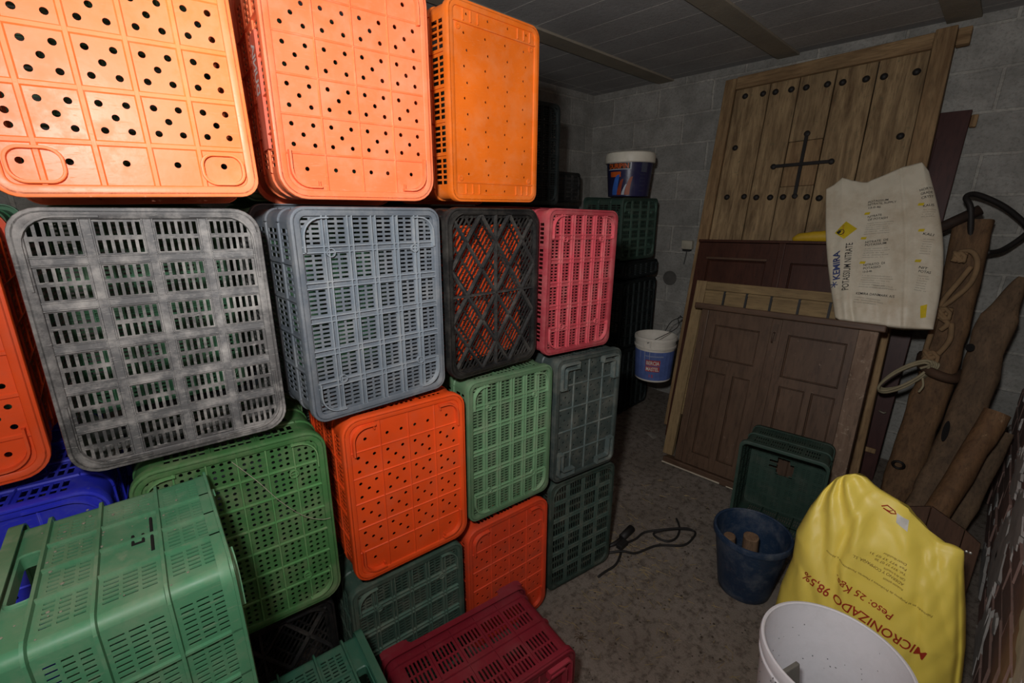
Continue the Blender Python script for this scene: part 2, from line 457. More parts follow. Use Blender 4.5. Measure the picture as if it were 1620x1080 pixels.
        def clipped(cx, cy, ang, wd, a0, a1, tgt, k):
            c, s = math.cos(ang), math.sin(ang); t0, t1 = -9, 9
            for p, d, lo, hi in ((cx, c, u0, u1), (cy, s, v0, v1)):
                if abs(d) < 1e-6: continue
                x, y = sorted(((lo-p)/d, (hi-p)/d)); t0, t1 = max(t0, x), min(t1, y)
            if t1 - t0 > .006: ridge(tgt, [(cx+c*t0, cy+s*t0), (cx+c*t1, cy+s*t1)], wd, a0, a1)
        uc, vc = (u0+u1)/2, (v0+v1)/2
        th = math.atan2(h, w)
        st = .0135
        for k in range(-60, 61):                                    # fine slats
            clipped(uc + k*st/math.sin(th), vc, th, .0054, d0, d1, mb, .3)
        for k in range(-14, 15):                                    # fine cross ties
            clipped(uc + k*.042/math.sin(th), vc, -th, .0065, d0-.001, d1-.001, mb, .3)
        for k in range(-4, 5):                                      # raised diagonals
            for sgn in (1, -1):
                clipped(uc + k*w/3, vc, th*sgn, .009, d1-.002, -.001, rib, .3)
        rib.frust(uc-.004, uc+.004, v0, v1, d1-.002, -.0006, .001); rib.frust(u0, u1, vc-.004, vc+.004, d1-.002, -.0006, .001)
        for x0, x1 in ((u0, u0+.012), (u1-.012, u1)): mb.box(x0, x1, v0, v1, d0, d1)
        for y0, y1 in ((v0, v0+.012), (v1-.012, v1)): mb.box(u0, u1, y0, y1, d0, d1)
    return mb, rib

def side_panel(kind, L, D, deep):
    """side in coordinates u 0..L along the wall, v 0..D from base (0) to rim (D); d out. returns plate, ribs, extras"""
    mb, rib, hd = MB(), MB(), None
    d1, d0 = 0, -.0025
    if kind == 'grid':
        cl = cells(.012, L-.012, max(3, round(L/.085)), .012); cd = cells(.020, D-.03, 3, .026)
        holes_plate(mb, 0, L, 0, D, opens(cl, 5, .0052, .003), opens(cd, 2, .005, .003), d0, d1)
        for (a, b), (c, e) in zip(cl, cl[1:]): x = (b+c)/2; rib.frust(x-.0016, x+.0016, 0, D, d0, .005, .0004)
        for (a, b), (c, e) in zip(cd, cd[1:]): y = (b+c)/2; rib.frust(0, L, y-.010, y+.010, d0, .0035, .004)
    elif kind == 'fine':
        cl = cells(.010, L-.010, max(3, round(L/.085)), .010); cd = cells(.018, D-.05, 2, .040)
        holes_plate(mb, 0, L, 0, D, opens(cl, 6, .0062, .004), opens(cd, 2, .007, .004), d0, d1)
        for (a, b), (c, e) in zip(cl, cl[1:]): x = (b+c)/2; rib.frust(x-.0014, x+.0014, 0, D, d0, .004, .0004)
        for y in (.006, D/2-.010, D-.040): rib.frust(0, L, y-.003, y+.003, d0, .006, .001)
    elif kind in ('handle', 'long'):
        bands = [(.018, .082), (.098, .168), (.182, .236)] if kind == 'handle' else [(.018, .082), (.098, .168), (.182, .236)]
        f = D/.30
        cl = cells(.016, L-.016, 4 if kind == 'handle' else 5, .012)
        def mk(x0, x1, y0, y1):
            us = opens([(x0, x1)], max(5, int((x1-x0)/.0098)), .0058, .002)
            holes_plate(mb, x0-.006, x1+.006, y0-.006, y1+.006, us, cells(y0+.002, y1-.002, 3, .005), d0, d1)
        ys = [0]
        for bi, (a, b) in enumerate(bands):
            a, b = a*f, b*f
            mb.box(0, L, ys[-1], a-.006, d0, d1); ys.append(b+.006)
            mb.box(0, cl[0][0]-.006, a-.006, b+.006, d0, d1); mb.box(cl[-1][1]+.006, L, a-.006, b+.006, d0, d1)
            for ci, (x0, x1) in enumerate(cl):
                if kind == 'handle' and bi == 1 and ci in (1, 2):
                    mb.box(x0-.006, x1+.006, a-.006, b+.006, d0, d1)       # blank latch plate
                else: mk(x0, x1, a, b)
        if kind == 'handle':                                              # hand hole near the rim
            y0, y1 = ys[-1], D; hx0, hx1 = L*.30, L*.70; hy0, hy1 = D-.052*f, D-.024*f
            mb.box(0, hx0, y0, y1, d0, d1); mb.box(hx1, L, y0, y1, d0, d1)
            mb.box(hx0, hx1, y0, hy0, d0, d1); mb.box(hx0, hx1, hy1, y1, d0, d1)
            hd = MB()
            c = ((hx0+hx1)/2, (hy0+hy1)/2)
            ring(hd, hx1-hx0+.008, hy1-hy0+.008, .012, c, [(0, -.018), (0, .003), (.002, .006), (.005, .004), (.006, -.018)])
            # latch slots on the blank plate: raised near-black lines painted as their shade
            yb = (bands[1][0]*f, bands[1][1]*f); xm = (cl[1][0]+cl[2][1])/2
            lt = MB()
            ridge(lt, [(cl[1][0]+.02, yb[0]+.004), (cl[2][1]-.01, yb[0]+.004)], .005, d1, .003)
            ridge(lt, [(xm+.012, yb[0]+.016), (xm-.012, yb[0]+.016), (xm-.012, yb[0]+.030), (xm+.016, yb[0]+.030)], .005, d1, .003)
        else: mb.box(0, L, ys[-1], D, d0, d1)
        edges = [0.004] + [(bands[i][1]+bands[i+1][0])/2*f for i in range(len(bands)-1)] + [bands[-1][1]*f+.010]
        for y in edges: rib.frust(-.004, L+.004, y-.0035, y+.0035, d0, .009, .0012)
        for (a, b), (c, e) in zip(cl, cl[1:]):
            x = (b+c)/2; rib.frust(x-.003, x+.003, 0, bands[-1][1]*f+.01, d0, .006, .001)
        if kind == 'handle': return mb, rib, (hd, lt)
    return mb, rib, hd

LATCH_SHADE = plain('latch_shade', (14,14,13), .9)
FOOT = {}
def make_crate(W, H, D, mat, base, sides=('grid','grid'), fr=.034, foot='arc', over=(.006,.010), rim_raise=0, broken=None):
    """fruit crate lying on its side: base faces -Y, mouth +Y, W along X, H along Z; rim's lowest edge at z=0"""
    root = empty('fruit_crate'); ox, oz = over
    zb = oz
    # base panel
    F = frame((-W/2, 0, zb), (1,0,0), (0,0,1))
    pm, rb = base_panel(base, W, H)
    if broken:
        bu, bv, br_ = broken
        keep = [i for i, f in enumerate(pm.f) if not (lambda c: (c.x-bu)**2 + ((c.y-bv)*1.15)**2 < (br_*(1+.25*noise.noise(c*60)))**2)(sum((pm.v[k] for k in f), Vector())/len(f))]
        pm.f = [pm.f[i] for i in keep]; pm.fm = [0]*len(pm.f)
        keep = [i for i in range(0, len(rb.f))]
    rr = random.Random(hash((W, base)) % 1000)
    b = MB(); b.M = F; b.add(pm.v, pm.f)
    base_o = b.build('base_panel', mat, root)
    b = MB(); b.M = F; b.add(rb.v, rb.f)
    if broken:
        b = MB(); b.M = F
        for i in range(0, len(rb.f), 6):
            c = sum((rb.v[k] for f in rb.f[i:i+6] for k in f), Vector())/24
            ext = max((rb.v[k]-c).length for f in rb.f[i:i+6] for k in f)
            vs = [rb.v[k] for k in sorted({k for f in rb.f[i:i+6] for k in f})]
            xs = [p.x for p in vs]; ys = [p.y for p in vs]
            x0, x1, y0, y1 = min(xs), max(xs), min(ys), max(ys)
            if x1-x0 < y1-y0 and abs((x0+x1)/2-bu) < br_:
                hh = math.sqrt(max(0, br_**2-((x0+x1)/2-bu)**2)); b.frust(x0, x1, y0, bv-hh, -.007, -.001, .0006); b.frust(x0, x1, bv+hh, y1, -.007, -.001, .0006)
            elif x1-x0 >= y1-y0 and abs((y0+y1)/2-bv) < br_:
                hh = math.sqrt(max(0, br_**2-((y0+y1)/2-bv)**2)); b.frust(x0, bu-hh, y0, y1, -.007, -.001, .0006); b.frust(bu+hh, x1, y0, y1, -.007, -.001, .0006)
            else: b.frust(x0, x1, y0, y1, -.007, -.001, .0006)
    if b.f: b.build('base_rib', rib_mat(mat), base_o)
    # flange
    b = MB(); b.M = F
    ring(b, W, H, fr, (W/2, H/2), [(0,-.022),(0,-.003),(.0012,-.0007),(.004,0),(FW-.003,0),(FW-.0008,-.001),(FW,-.003),(FW,-.009),(.004,-.0105),(.004,-.022)])
    b.build('base_flange', mat, root, smooth=True)
    # feet
    fo = MB(); fo.M = F; e = FW + .003
    for sx in (1, -1):
        for sy in (1, -1):
            cx, cy = (e if sx > 0 else W-e), (e if sy > 0 else H-e)
            g = MB(); g.M = F
            if foot == 'arc':
                ridge(g, corner_path(cx, cy, sx, sy, .058, .075, .042), .005, -.008, .006)
                g.lathe([(.0085, -.006), (.0085, .0022), (.0105, .0022), (.0105, -.006)], 18, (cx+sx*.058, cy+sy*.078, 0)); g.box(cx+sx*.058-.008, cx+sx*.058+.008, cy+sy*.078-.0008, cy+sy*.078+.0008, -.006, .001)
            elif foot == 'hook':
                ridge(g, corner_path(cx+sx*.004, cy+sy*.004, sx, sy, .062, .078, .038), .007, -.008, .008)
                ridge(g, [(cx+sx*.062, cy+sy*.004), (cx+sx*.062, cy+sy*.018)], .004, -.008, .004)
            elif foot == 'ell':
                ridge(g, corner_path(cx, cy, sx, sy, .082, .096, .016), .010, -.012, .012)
                ridge(g, corner_path(cx+sx*.020, cy+sy*.020, sx, sy, .062, .076, .010), .009, -.012, .011)
                ridge(g, [(cx+sx*.082, cy-sy*.004), (cx+sx*.082, cy+sy*.024)], .008, -.012, .011)
                ridge(g, [(cx-sx*.004, cy+sy*.096), (cx+sx*.024, cy+sy*.096)], .008, -.012, .011)
            elif foot == 'loop':
                ring(g, .075, .060, .024, (cx+sx*.036, cy+sy*.028), [(0,-.006),(.0006,.0045),(.003,.0052),(.0054,.0045),(.006,-.006)])
            if g.f: g.build('corner_foot', rib_mat(mat), root, smooth=True)
    # sides: left, right, bottom, top
    ins = .006
    c_ = max(fr, .03) if 'handle' not in sides else .022
    spec = [((-W/2+ins, D, zb+c_), (0,-1,0), (0,0,1), H-2*c_, 1), ((W/2-ins, 0, zb+c_), (0,1,0), (0,0,1), H-2*c_, 0),
            ((-W/2+c_, D, zb+ins), (1,0,0), (0,-1,0), W-2*c_, 3), ((-W/2+c_, 0, zb+H-ins), (1,0,0), (0,1,0), W-2*c_, 2)]
    if 'handle' in sides: f_ = D/.30; bands = [.004*1, .090*f_, .175*f_, .246*f_]; hw, hh = .0035, .009
    elif 'fine' in sides: bands = [.006, D/2-.010, D-.040]; hw, hh = .003, .006
    else: bands = [(b_+c2)/2 for (a_, b_), (c2, e_) in zip(cells(.020, D-.03, 3, .026), cells(.020, D-.03, 3, .026)[1:])]; hw, hh = .010, .0035
    pr = [(.0, 0)]
    for y_ in bands: pr += [(max(.0005, y_-hw), 0), (max(.001, y_-hw*.6), hh), (y_+hw*.6, hh), (y_+hw, 0)]
    pr.append((D, 0))
    for sx in (1, -1):
        for sz in (1, -1):
            g = MB(); cx, cz = sx*(W/2-c_), zb + H/2 + sz*(H/2-c_); r_ = c_-ins; L_ = []
            arcs = [R(90*k/6) for k in range(7)]
            for y_, e_ in pr: L_.append([(cx+sx*(r_+e_)*math.cos(a), y_, cz+sz*(r_+e_)*math.sin(a)) for a in arcs] + [(cx+sx*(r_-.003)*math.cos(a), y_, cz+sz*(r_-.003)*math.sin(a)) for a in arcs[::-1]])
            g.loops(L_, cap0=True, cap1=True); g.build('corner_post', mat, root, smooth=True)
    for o, u, v, L, code in spec:
        kind = sides[0] if code < 2 else sides[1]
        sp, sr, ex = side_panel(kind, L, D, D)
        # panel coordinates (along L, depth from base) -> face frame
        b = MB()
        if code == 1:   Mx = Matrix(((0,-1,0,D),(1,0,0,0),(0,0,1,0),(0,0,0,1)))
        elif code == 0: Mx = Matrix(((0,1,0,0),(1,0,0,0),(0,0,1,0),(0,0,0,1)))
        elif code == 2: Mx = Matrix(((1,0,0,0),(0,1,0,0),(0,0,1,0),(0,0,0,1)))
        else:           Mx = Matrix(((1,0,0,0),(0,-1,0,D),(0,0,1,0),(0,0,0,1)))
        b.M = frame(o, u, v) @ Mx
        b.add(sp.v, sp.f)
        if rim_raise and code in (2, 3):
            for a, c in ((.004, L*.12), (L*.88, L-.004)): b.box(a, c, D, D+rim_raise, -.0025, 0)
        nm = 'long_side' if (code < 2) == (H >= W) else 'short_side'
        so = b.build(nm, mat, root)
        b = MB(); b.M = frame(o, u, v) @ Mx; b.add(sr.v, sr.f); b.build('side_rib', mat, so)
        if ex and kind == 'handle':
            b = MB(); b.M = frame(o, u, v) @ Mx; b.add(ex[0].v, ex[0].f); b.build('hand_hole', mat, so, smooth=True)
            b = MB(); b.M = frame(o, u, v) @ Mx; b.add(ex[1].v, ex[1].f); b.build('latch_slot_shade', LATCH_SHADE, so)
    # rim
    b = MB(); b.M = frame((-W/2, 0, zb), (1,0,0), (0,0,1))
    i0 = ins + .004
    y = -D
    ring(b, W+2*ox, H+2*oz, max(.03, fr), (W/2, H/2), [(0, y+.020), (0, y+.001), (.002, y), (ox+i0, y), (ox+i0, y+.004), (.003, y+.005), (.003, y+.020)])
    rim = b.build('rim', mat, root, smooth=True)
    if rim_raise:
        for z0 in (H-ins-.003, ins-.004):
            prof = [(.0, 0), (0, -rim_raise*.75), (.012, -rim_raise), (W*.15, -rim_raise), (W*.20, 0)]
            for flip in (0, 1):
                b = MB(); b.M = F @ Matrix.Translation((0,0,-D))
                pts = [(W-x if flip else x, d) for x, d in prof]
                vs = [(x, z0+zz, d) for zz in (0, .007) for x, d in pts]; n = len(pts)
                fs = [tuple(range(n)), tuple(range(n, 2*n))[::-1]] + [(i, (i+1) % n, n+(i+1) % n, n+i) for i in range(n)]
                b.add(vs, fs); b.build('stacking_ear', mat, rim)
    return root

def place(o, x, y, z, yaw=0, tilt=0, roll=0):
    """front bottom centre of the base at x,y,z; yaw about Z, tilt leans the top towards the viewer, roll turns in the face plane (degrees)"""
    o.matrix_world = Matrix.Translation((x, y, z)) @ Matrix.Rotation(R(yaw), 4, 'Z') @ Matrix.Rotation(R(tilt), 4, 'X') @ Matrix.Rotation(R(-roll), 4, 'Y')
    return o

G_WALL = 'fruit crates in the front stack, bases showing'
D_ = .30
#       x, y, z(base lower edge), yaw, tilt, roll, W, H, material, base, foot, label
front = dict(
 A1=(.118,1.102,1.640,-5.2,.4,1.0,.386,.52,'salmon','dots5','loop','large pale orange crate with five-hole squares, leftmost of the top row'),
 A2=(.559,1.118,1.640,-6.6,.1,-.4,.386,.52,'coral','dots4','hook','salmon orange crate in the top row with white letters on its side'),
 A3=(1.010,1.126,1.640,0,-.6,0,.356,.52,'amber','smooth','none','smooth amber orange crate at the right end of the top row'),
 B0=(-.300,1.235,1.108,-1.5,.2,-.6,.385,.512,'orange','dots5','hook','orange crate cut off by the left picture edge, left of the dusty black slotted crate'),
 B1=(.111,1.136,1.110,-6.0,1.5,-.5,.390,.512,'grey','bars','arc2','black crate thick with grey dust, upright slots in its base'),
 B2=(.539,1.056,1.112,-.3,.1,-.5,.386,.512,'slate','slots','arc','slate blue crate with rows of slots under the salmon crate'),
 B3=(.945,1.064,1.110,0,.2,-.8,.376,.512,'black','lattice','arc2','black crate with diamond lattice base, orange showing through it'),
 B4=(1.316,1.020,1.106,-7,.3,-1.8,.345,.512,'pink','slots','arc','raspberry pink crate at the right end of its row'),
 C0=(-.232,1.188,.578,-8,0,0,.385,.500,'blue','dots4','arc2','royal blue crate behind the large green crate at left'),
 C1=(.176,1.112,.577,-7.1,.3,-.7,.394,.510,'green','rounds','arc','mid green crate with round holes below the dusty black crate'),
 C2=(.592,1.050,.580,-5.6,.1,-.6,.374,.512,'orange','dots4','hook','bright orange crate with five-hole squares in the second row from floor'),
 C3=(.983,1.034,.580,-6.0,.4,-1.2,.362,.512,'moss','slots','arc','moss green slotted crate below the diamond lattice crate'),
 C4=(1.358,.993,.576,-8.5,.2,-1.2,.345,.512,'ash','dotsL','ell','grey green crate with heavy corner brackets under the pink crate'),
 D1=(.165,1.150,.014,-8,0,0,.385,.53,'black','lattice','arc2','black lattice crate on the floor mostly hidden under the green round-hole crate'),
 D2=(.580,1.072,.014,-6.6,0,0,.380,.53,'bottle','slots','arc','dark green slotted crate on the floor below the bright orange crate'),
 D3=(.982,1.040,.014,-6.2,0,0,.372,.53,'redorange','dots4','hook','red orange crate on the floor behind the wine red crate'),
 D4=(1.392,1.014,.014,-10.5,0,0,.362,.53,'moor','bars5','arc2','dark green crate on the floor at the right end of the stack'),
)
CR = {}; FR = dict(A2=.058, B1=.05, B3=.048, C1=.05, C2=.048, D3=.05, B0=.05, C0=.05, A1=.036)
for k, (x, y, z, yaw, tl, rl, W, H, mat, base, foot, lab) in front.items():
    oz = .013 if k[0] == 'D' else .008
    o = make_crate(W, H, D_, PL[mat], base, foot=foot, over=(.005, oz), fr=FR.get(k, .034))
    if foot == 'arc2':
        for sx in (1,-1):
            for sy in (1,-1):
                g = MB(); g.M = frame((-W/2, 0, oz), (1,0,0), (0,0,1)); e = FW*.75
                ridge(g, corner_path(e if sx > 0 else W-e, e if sy > 0 else H-e, sx, sy, .11, .13, .05), .006, -.005, .004)
                g.build('corner_foot', PL[mat], o, smooth=True)
    place(o, x, y, z-oz, yaw, -tl, rl)
    tag(o, lab, 'crate', G_WALL); CR[k] = o

# white letters on the side of the salmon crate
def text_mesh(body, size=.03, bold=0, shear=0, spacing=1.0):
    cu = bpy.data.curves.new('lettering', 'FONT'); cu.body = body; cu.size = size; cu.offset = bold; cu.shear = shear; cu.space_character = spacing
    cu.resolution_u = 3
    ob = bpy.data.objects.new('lettering', cu); COL.objects.link(ob)
    dg = bpy.context.evaluated_depsgraph_get()
    me = bpy.data.meshes.new_from_object(ob.evaluated_get(dg)); bpy.data.objects.remove(ob); bpy.data.curves.remove(cu)
    return me
def text_on(name, parent, mat, body, f, height, width=None, bold=0, shear=0, spacing=1.0):
    """letters whose flat (x,y) layout in metres is mapped to space by f(x,y)"""
    me = text_mesh(body, 1.0, bold, shear, spacing)
    if not me.vertices: return None
    xs = [v.co.x for v in me.vertices]; x0, x1 = min(xs), max(xs); k = height/.70
    kx = (width/(x1-x0)) if width else k
    bm = bmesh.new(); bm.from_mesh(me)
    for th_ in (.5, .25, .12): bmesh.ops.subdivide_edges(bm, edges=[e for e in bm.edges if e.calc_length() > th_], cuts=1)
    bmesh.ops.triangulate(bm, faces=bm.faces)
    for v in bm.verts: v.co = f((v.co.x-x0)*kx, v.co.y*k)
    bm.to_mesh(me); bm.free(); me.materials.clear(); me.materials.append(mat)
    o = bpy.data.objects.new(name, me); COL.objects.link(o)
    if parent:
        o.parent = parent; o.matrix_parent_inverse = parent.matrix_world.inverted()
    return o
INK_WHITE = plain('white_ink', (226,224,216), .6)
INK_BLACK = plain('black_ink', (38,36,36), .7)
INK_BLUE = plain('blue_ink', (58,70,118), .7)
INK_RED = plain('red_ink', (176,52,26), .7)
INK_BROWN = plain('brown_ink', (120,84,34), .7)
INK_YELLOW = plain('yellow_ink', (212,186,26), .6)
INK_GREY = plain('grey_ink', (128,122,112), .7)
bpy.context.view_layer.update()
Wd = front['A2'][6]
strip = MB(); strip.box(-Wd/2-.0005, -Wd/2+.006, .066, .130, .12, .36)
strip.build('label_strip', plastic('dull_red_plastic', (206,98,72), (200,150,130), .3, .5), CR['A2'])
Mloc = CR['A2'].matrix_world
text_on('lettering', CR['A2'], INK_WHITE, 'DUNIA', lambda x, y: Mloc @ Vector((-Wd/2-.0012, .112-y, .236+x)), .034, .105, bold=.03)

# crates of the second layer, seen through the openings and past the right edge
G_BACK = 'crates of the rear layer behind the front stack'
rear = [('pineA',.14,1.50,1.632,'pine','slots'),('pineB',.57,1.50,1.632,'pine','slots'),('grnC',1.00,1.50,1.632,'bottle','dots4'),('edge',1.86,1.78,1.632,'night','slots'),('e3',1.86,1.78,1.102,'night','slots'),('e2',1.86,1.78,.572,'night','slots'),('e1',1.86,1.78,0,'night','slots'),
        ('b1',.13,1.50,1.102,'pine','slots'),('b2',.55,1.47,1.102,'pine','slots'),('b3',.965,1.47,1.102,'bottle','dots4'),('b4',1.40,1.47,1.102,'pink','slots'),
        ('c1',.19,1.50,.572,'slate','slots'),('c2',.605,1.47,.572,'bottle','slots'),('c3',1.01,1.47,.572,'moss','slots'),('c4',1.43,1.47,.572,'bottle','slots'),
        ('d1',.20,1.52,0,'bottle','slots'),('d2',.61,1.48,0,'bottle','slots'),('d3',1.02,1.47,0,'redorange','dots4'),('d4',1.46,1.48,0,'bottle','slots'),
        ('b0',-.29,1.60,1.102,'pine','slots'),('c0',-.24,1.60,.572,'blue','dots4'),('d0',-.235,1.60,0,'bottle','slots')]
rl = dict(pineA='green crate seen through the holes of the leftmost top orange crate',pineB='green crate seen through the holes of the salmon top crate',
 grnC='dark green crate behind the smooth amber crate',edge='dark green crate whose upright edge shows right of the amber crate',
e3='third crate up in the dark column behind the right end of the stack',e2='second crate up in the dark column behind the right end of the stack',e1='floor crate of the dark column behind the right end of the stack',
 b1='green crate seen through the slots of the dusty black crate',b2='green crate seen through the slate blue crate',b3='dark green crate behind the diamond lattice crate',b4='pink crate behind the raspberry pink crate',
 c1='slate crate seen through the round holes of the mid green crate',c2='green crate behind the bright orange crate of the second row',c3='green crate seen through the moss green crate',c4='green crate behind the grey green crate with brackets',
 d1='green crate behind the lattice crate on the floor',d2='green crate seen through the dark green floor crate below the bright orange one',d3='red orange crate behind the red orange floor crate',d4='green crate seen through the floor crate at the right end',
 b0='green crate behind the orange crate cut by the left edge',c0='blue crate behind the royal blue crate',d0='green crate on the floor under the rear blue crate')
PROTO = {}
for k, x, y, z, mat, base in rear:
    H = .532 if z == 0 else .514
    key = (mat, base, H)
    if key not in PROTO:
        o = make_crate(.372, H, D_, PL[mat], base, foot='arc', over=(.005, .008)); PROTO[key] = o
    else: o = copy_tree(PROTO[key])
    place(o, x, y, z, -4)
    tag(o, rl[k], 'crate', G_BACK)

o = make_crate(.325, .43, .24, PL['orange'], 'slots', over=(.004, .006)); place(o, .950, 1.125, 1.135, 0)
tag(o, 'smaller orange crate nested inside the diamond lattice crate', 'crate', G_BACK)
# D0: crate under the blue one (carries it), mostly hidden
o = make_crate(.385, .53, D_, PL['blue'], 'dots4', foot='arc2', over=(.005, .013)); place(o, -.252, 1.195, 0, -8)
tag(o, 'blue crate on the floor under the royal blue crate at left', 'crate', G_WALL)

# big pine green crate, mouth to the left, on its short side, on another crate
G_LOOSE = 'loose crates lying in front of the stack'
e1 = make_crate(.358, .522, .292, PL['pine'], 'slots', sides=('long','handle'), over=(.004,.009))
def place_rot(o, x, y, z, deg): o.matrix_world = Matrix.Translation((x,y,z)) @ Matrix.Rotation(R(deg), 4, 'Z')
place_rot(e1, .105, .915, .545, 90-4.3)
tag(e1, 'large green crate on its end at lower left, hand hole showing on top', 'crate', G_LOOSE)
e0 = make_crate(.358, .527, .292, PL['bottle'], 'slots', sides=('long','handle'), over=(.004,.009))
place_rot(e0, .022, .895, 0, 90-4.3)
tag(e0, 'dark green crate on the floor carrying the large green crate', 'crate', G_LOOSE)
e2 = make_crate(.360, .50, .300, PL['teal'], 'slots', sides=('long','handle'), over=(.005,.010))
place_rot(e2, .057, .862, 0, -96.8)
tag(e2, 'teal green crate on end between the large green and wine red crates', 'crate', G_LOOSE)
e3 = make_crate(.498, .352, .285, PL['wine'], 'dots4', sides=('fine','fine'), foot='ell', over=(.004,.008), rim_raise=.028)
place_rot(e3, .622, .672, 0, -9.5)
tag(e3, 'wine red crate lying on its long side in front of the stack', 'crate', G_LOOSE)

# dark green open crate against the brown shutters
g = make_crate(.375, .485, .26, PL['forest'], 'fineslots', sides=('grid','fine'), over=(.005,.008), broken=(.20,.285,.055))
place_rot(g, 2.548, .54, 0, 96)
tag(g, 'dark green crate open to the room, hole broken in its base, before brown shutters', 'crate', 'crates near the leaning doors')

# stack in the back corner
G_CORNER = 'dark crates stacked in the back corner'
s1 = make_crate(.49, .53, .31, PL['night'], 'slots', over=(.005,.010)); place(s1, 3.155, 1.865, 0, 0)
tag(s1, 'blackish green crate on the floor at the foot of the back corner stack', 'crate', G_CORNER)
s2 = copy_tree(s1); place(s2, 3.155, 1.865, .553, 0)
tag(s2, 'blackish green slotted crate in the middle of the back corner stack', 'crate', G_CORNER)
s3 = make_crate(.49, .125, .31, PL['night'], 'slots', over=(.005,.006)); place(s3, 3.155, 1.865, 1.106, 0)
tag(s3, 'low flat crate lying between the middle and upper corner crates', 'crate', G_CORNER)
s4 = make_crate(.44, .44, .36, PL['forest'], 'bars5', over=(.005,.008)); place(s4, 3.08, 1.862, 1.247, -3)
tag(s4, 'dark green crate on top of the corner stack carrying the navy bucket', 'crate', G_CORNER)
zb = 0
bk = []
for i, h in enumerate((.53, .53, .53)):
    o = make_crate(.40, h, .31, PL['black'], 'bars5', over=(.004,.010)) if i == 0 else copy_tree(bk[0])
    place(o, 2.86, 2.40, zb, 4); zb += .552; bk.append(o)
    tag(o, ('black crate on the floor by the back wall', 'black crate second from floor by the back wall', 'black crate third from floor by the back wall')[i], 'crate', G_CORNER)
o = make_crate(.40, .225, .31, PL['black'], 'bars5', over=(.004,.010)); place(o, 2.86, 2.40, zb, 4)
tag(o, 'black crate seen behind the navy paint bucket', 'crate', G_CORNER)
# ---------------------------------------------------------------- the room
def lerp(a, b, t): return a + (b-a)*t
X0, X1, Y0, Y1, ZC = -1.6, 3.70, -.258, 2.80, 2.60
def slab(name, x0, x1, y0, y1, z0, z1, mat, uv=None):
    b = MB(); b.box(x0, x1, y0, y1, z0, z1); o = b.build(name, mat); tag(o, kind='structure')
    if uv:
        me = o.data; l = me.uv_layers.new(name='uv')
        for p in me.polygons:
            for li in p.loop_indices:
                c = me.vertices[me.loops[li].vertex_index].co
                l.data[li].uv = uv(c)
    return o
BLOCK = block_wall('concrete_block'); BRICK = brick_wall('red_brick')
slab('floor', X0-.1, X1+.1, Y0-.1, Y1+.1, -.1, 0, concrete_floor('dusty_concrete'))
slab('ceiling', X0-.1, X1+.1, Y0-.1, Y1+.1, ZC, ZC+.1, concrete_ceiling('ceiling_concrete'), lambda c: (c.x*1.0+.08, c.y+.3))
CB = concrete_ceiling('ceiling_beam_concrete', True)
for i, (a, b) in enumerate(((.302, .44), (1.152, 1.283), (2.03, 2.16))):
    slab('trim_%d' % (i+1), X0, X1, a, b, ZC-.014, ZC-.0005, CB, lambda c: (c.x, c.y))
slab('wall_right', X1, X1+.12, Y0-.1, Y1+.1, 0, ZC, BLOCK, lambda c: (c.y+.05, c.z+.0))
slab('wall_back', X0-.1, X1, Y1, Y1+.12, 0, ZC, BLOCK, lambda c: (c.x+.13, c.z))
slab('wall_left', X0-.12, X0, Y0-.1, Y1, 0, ZC, BLOCK, lambda c: (c.y, c.z))
slab('wall_front', X0-.1, X1, Y0-.12, Y0, 0, ZC, BRICK, lambda c: (c.x, c.z))

# the bricks themselves stand a little proud of the joints, with smears of mortar across them
mo = MB(); rnd = random.Random(3); z = .004; row = 0
while z < 2.5:
    x = -.5 + (.125 if row % 2 else 0)
    while x < X1 - .02:
        q = rnd.uniform(.002, .009); h = .098 + rnd.uniform(-.004, .003); mo.mi = 0
        xe = min(x + .236 + rnd.uniform(-.006, .006), X1 - .004)
        mo.add([(x,Y0,z),(xe,Y0,z),(xe,Y0,z+h),(x,Y0,z+h),(x+.004,Y0+q,z+.004),(xe-.004,Y0+q+rnd.uniform(-.002,.002),z+.004),(xe-.004,Y0+q,z+h-.004),(x+.004,Y0+q,z+h-.004)], [(3,2,1,0),(4,5,6,7),(0,1,5,4),(1,2,6,5),(2,3,7,6),(3,0,4,7)])
        if rnd.random() < .25:                                        # smear
            mo.mi = 1; cx, cz, w, hh = x + rnd.uniform(0, .2), z + rnd.uniform(0, .1), rnd.uniform(.02, .14), rnd.uniform(.01, .05); n = 12
            ed = [(cx + w*math.cos(2*math.pi*k/n)*(.7+.5*noise.noise(Vector((k*.9, x*9, z*9)))), max(.004, cz + hh*math.sin(2*math.pi*k/n)*(.7+.5*noise.noise(Vector((k*.9, z*9, x*9)))))) for k in range(n)]
            mo.loops([[(a, Y0+.001, c) for a, c in ed], [(lerp(cx, a, .8), Y0+.009, lerp(cz, c, .8)) for a, c in ed], [(lerp(cx, a, .2), Y0+.0105, lerp(cz, c, .2)) for a, c in ed]], cap1=True)
        x = xe + .014
    z += .112; row += 1
mo.mi = 1
for k in range(16):
    cx, cz, w, hh = rnd.uniform(1.3, 3.2), rnd.uniform(0, .9), rnd.uniform(.12, .32), rnd.uniform(.08, .26); n = 40
    ed = [(cx + w*math.cos(2*math.pi*j/n)*(.75+.6*noise.noise(Vector((j*.5, k*3, 9)))), max(.004, cz + hh*math.sin(2*math.pi*j/n)*(.75+.6*noise.noise(Vector((j*.5, 9, k*3)))))) for j in range(n)]
    mo.loops([[(a, Y0+.001, c) for a, c in ed], [(lerp(cx, a, .9), Y0+.0105, lerp(cz, c, .9)) for a, c in ed], [(lerp(cx, a, .2), Y0+.012, lerp(cz, c, .2)) for a, c in ed]], cap1=True)
MORTAR = plain('mortar_smear', (196,190,184), .9)
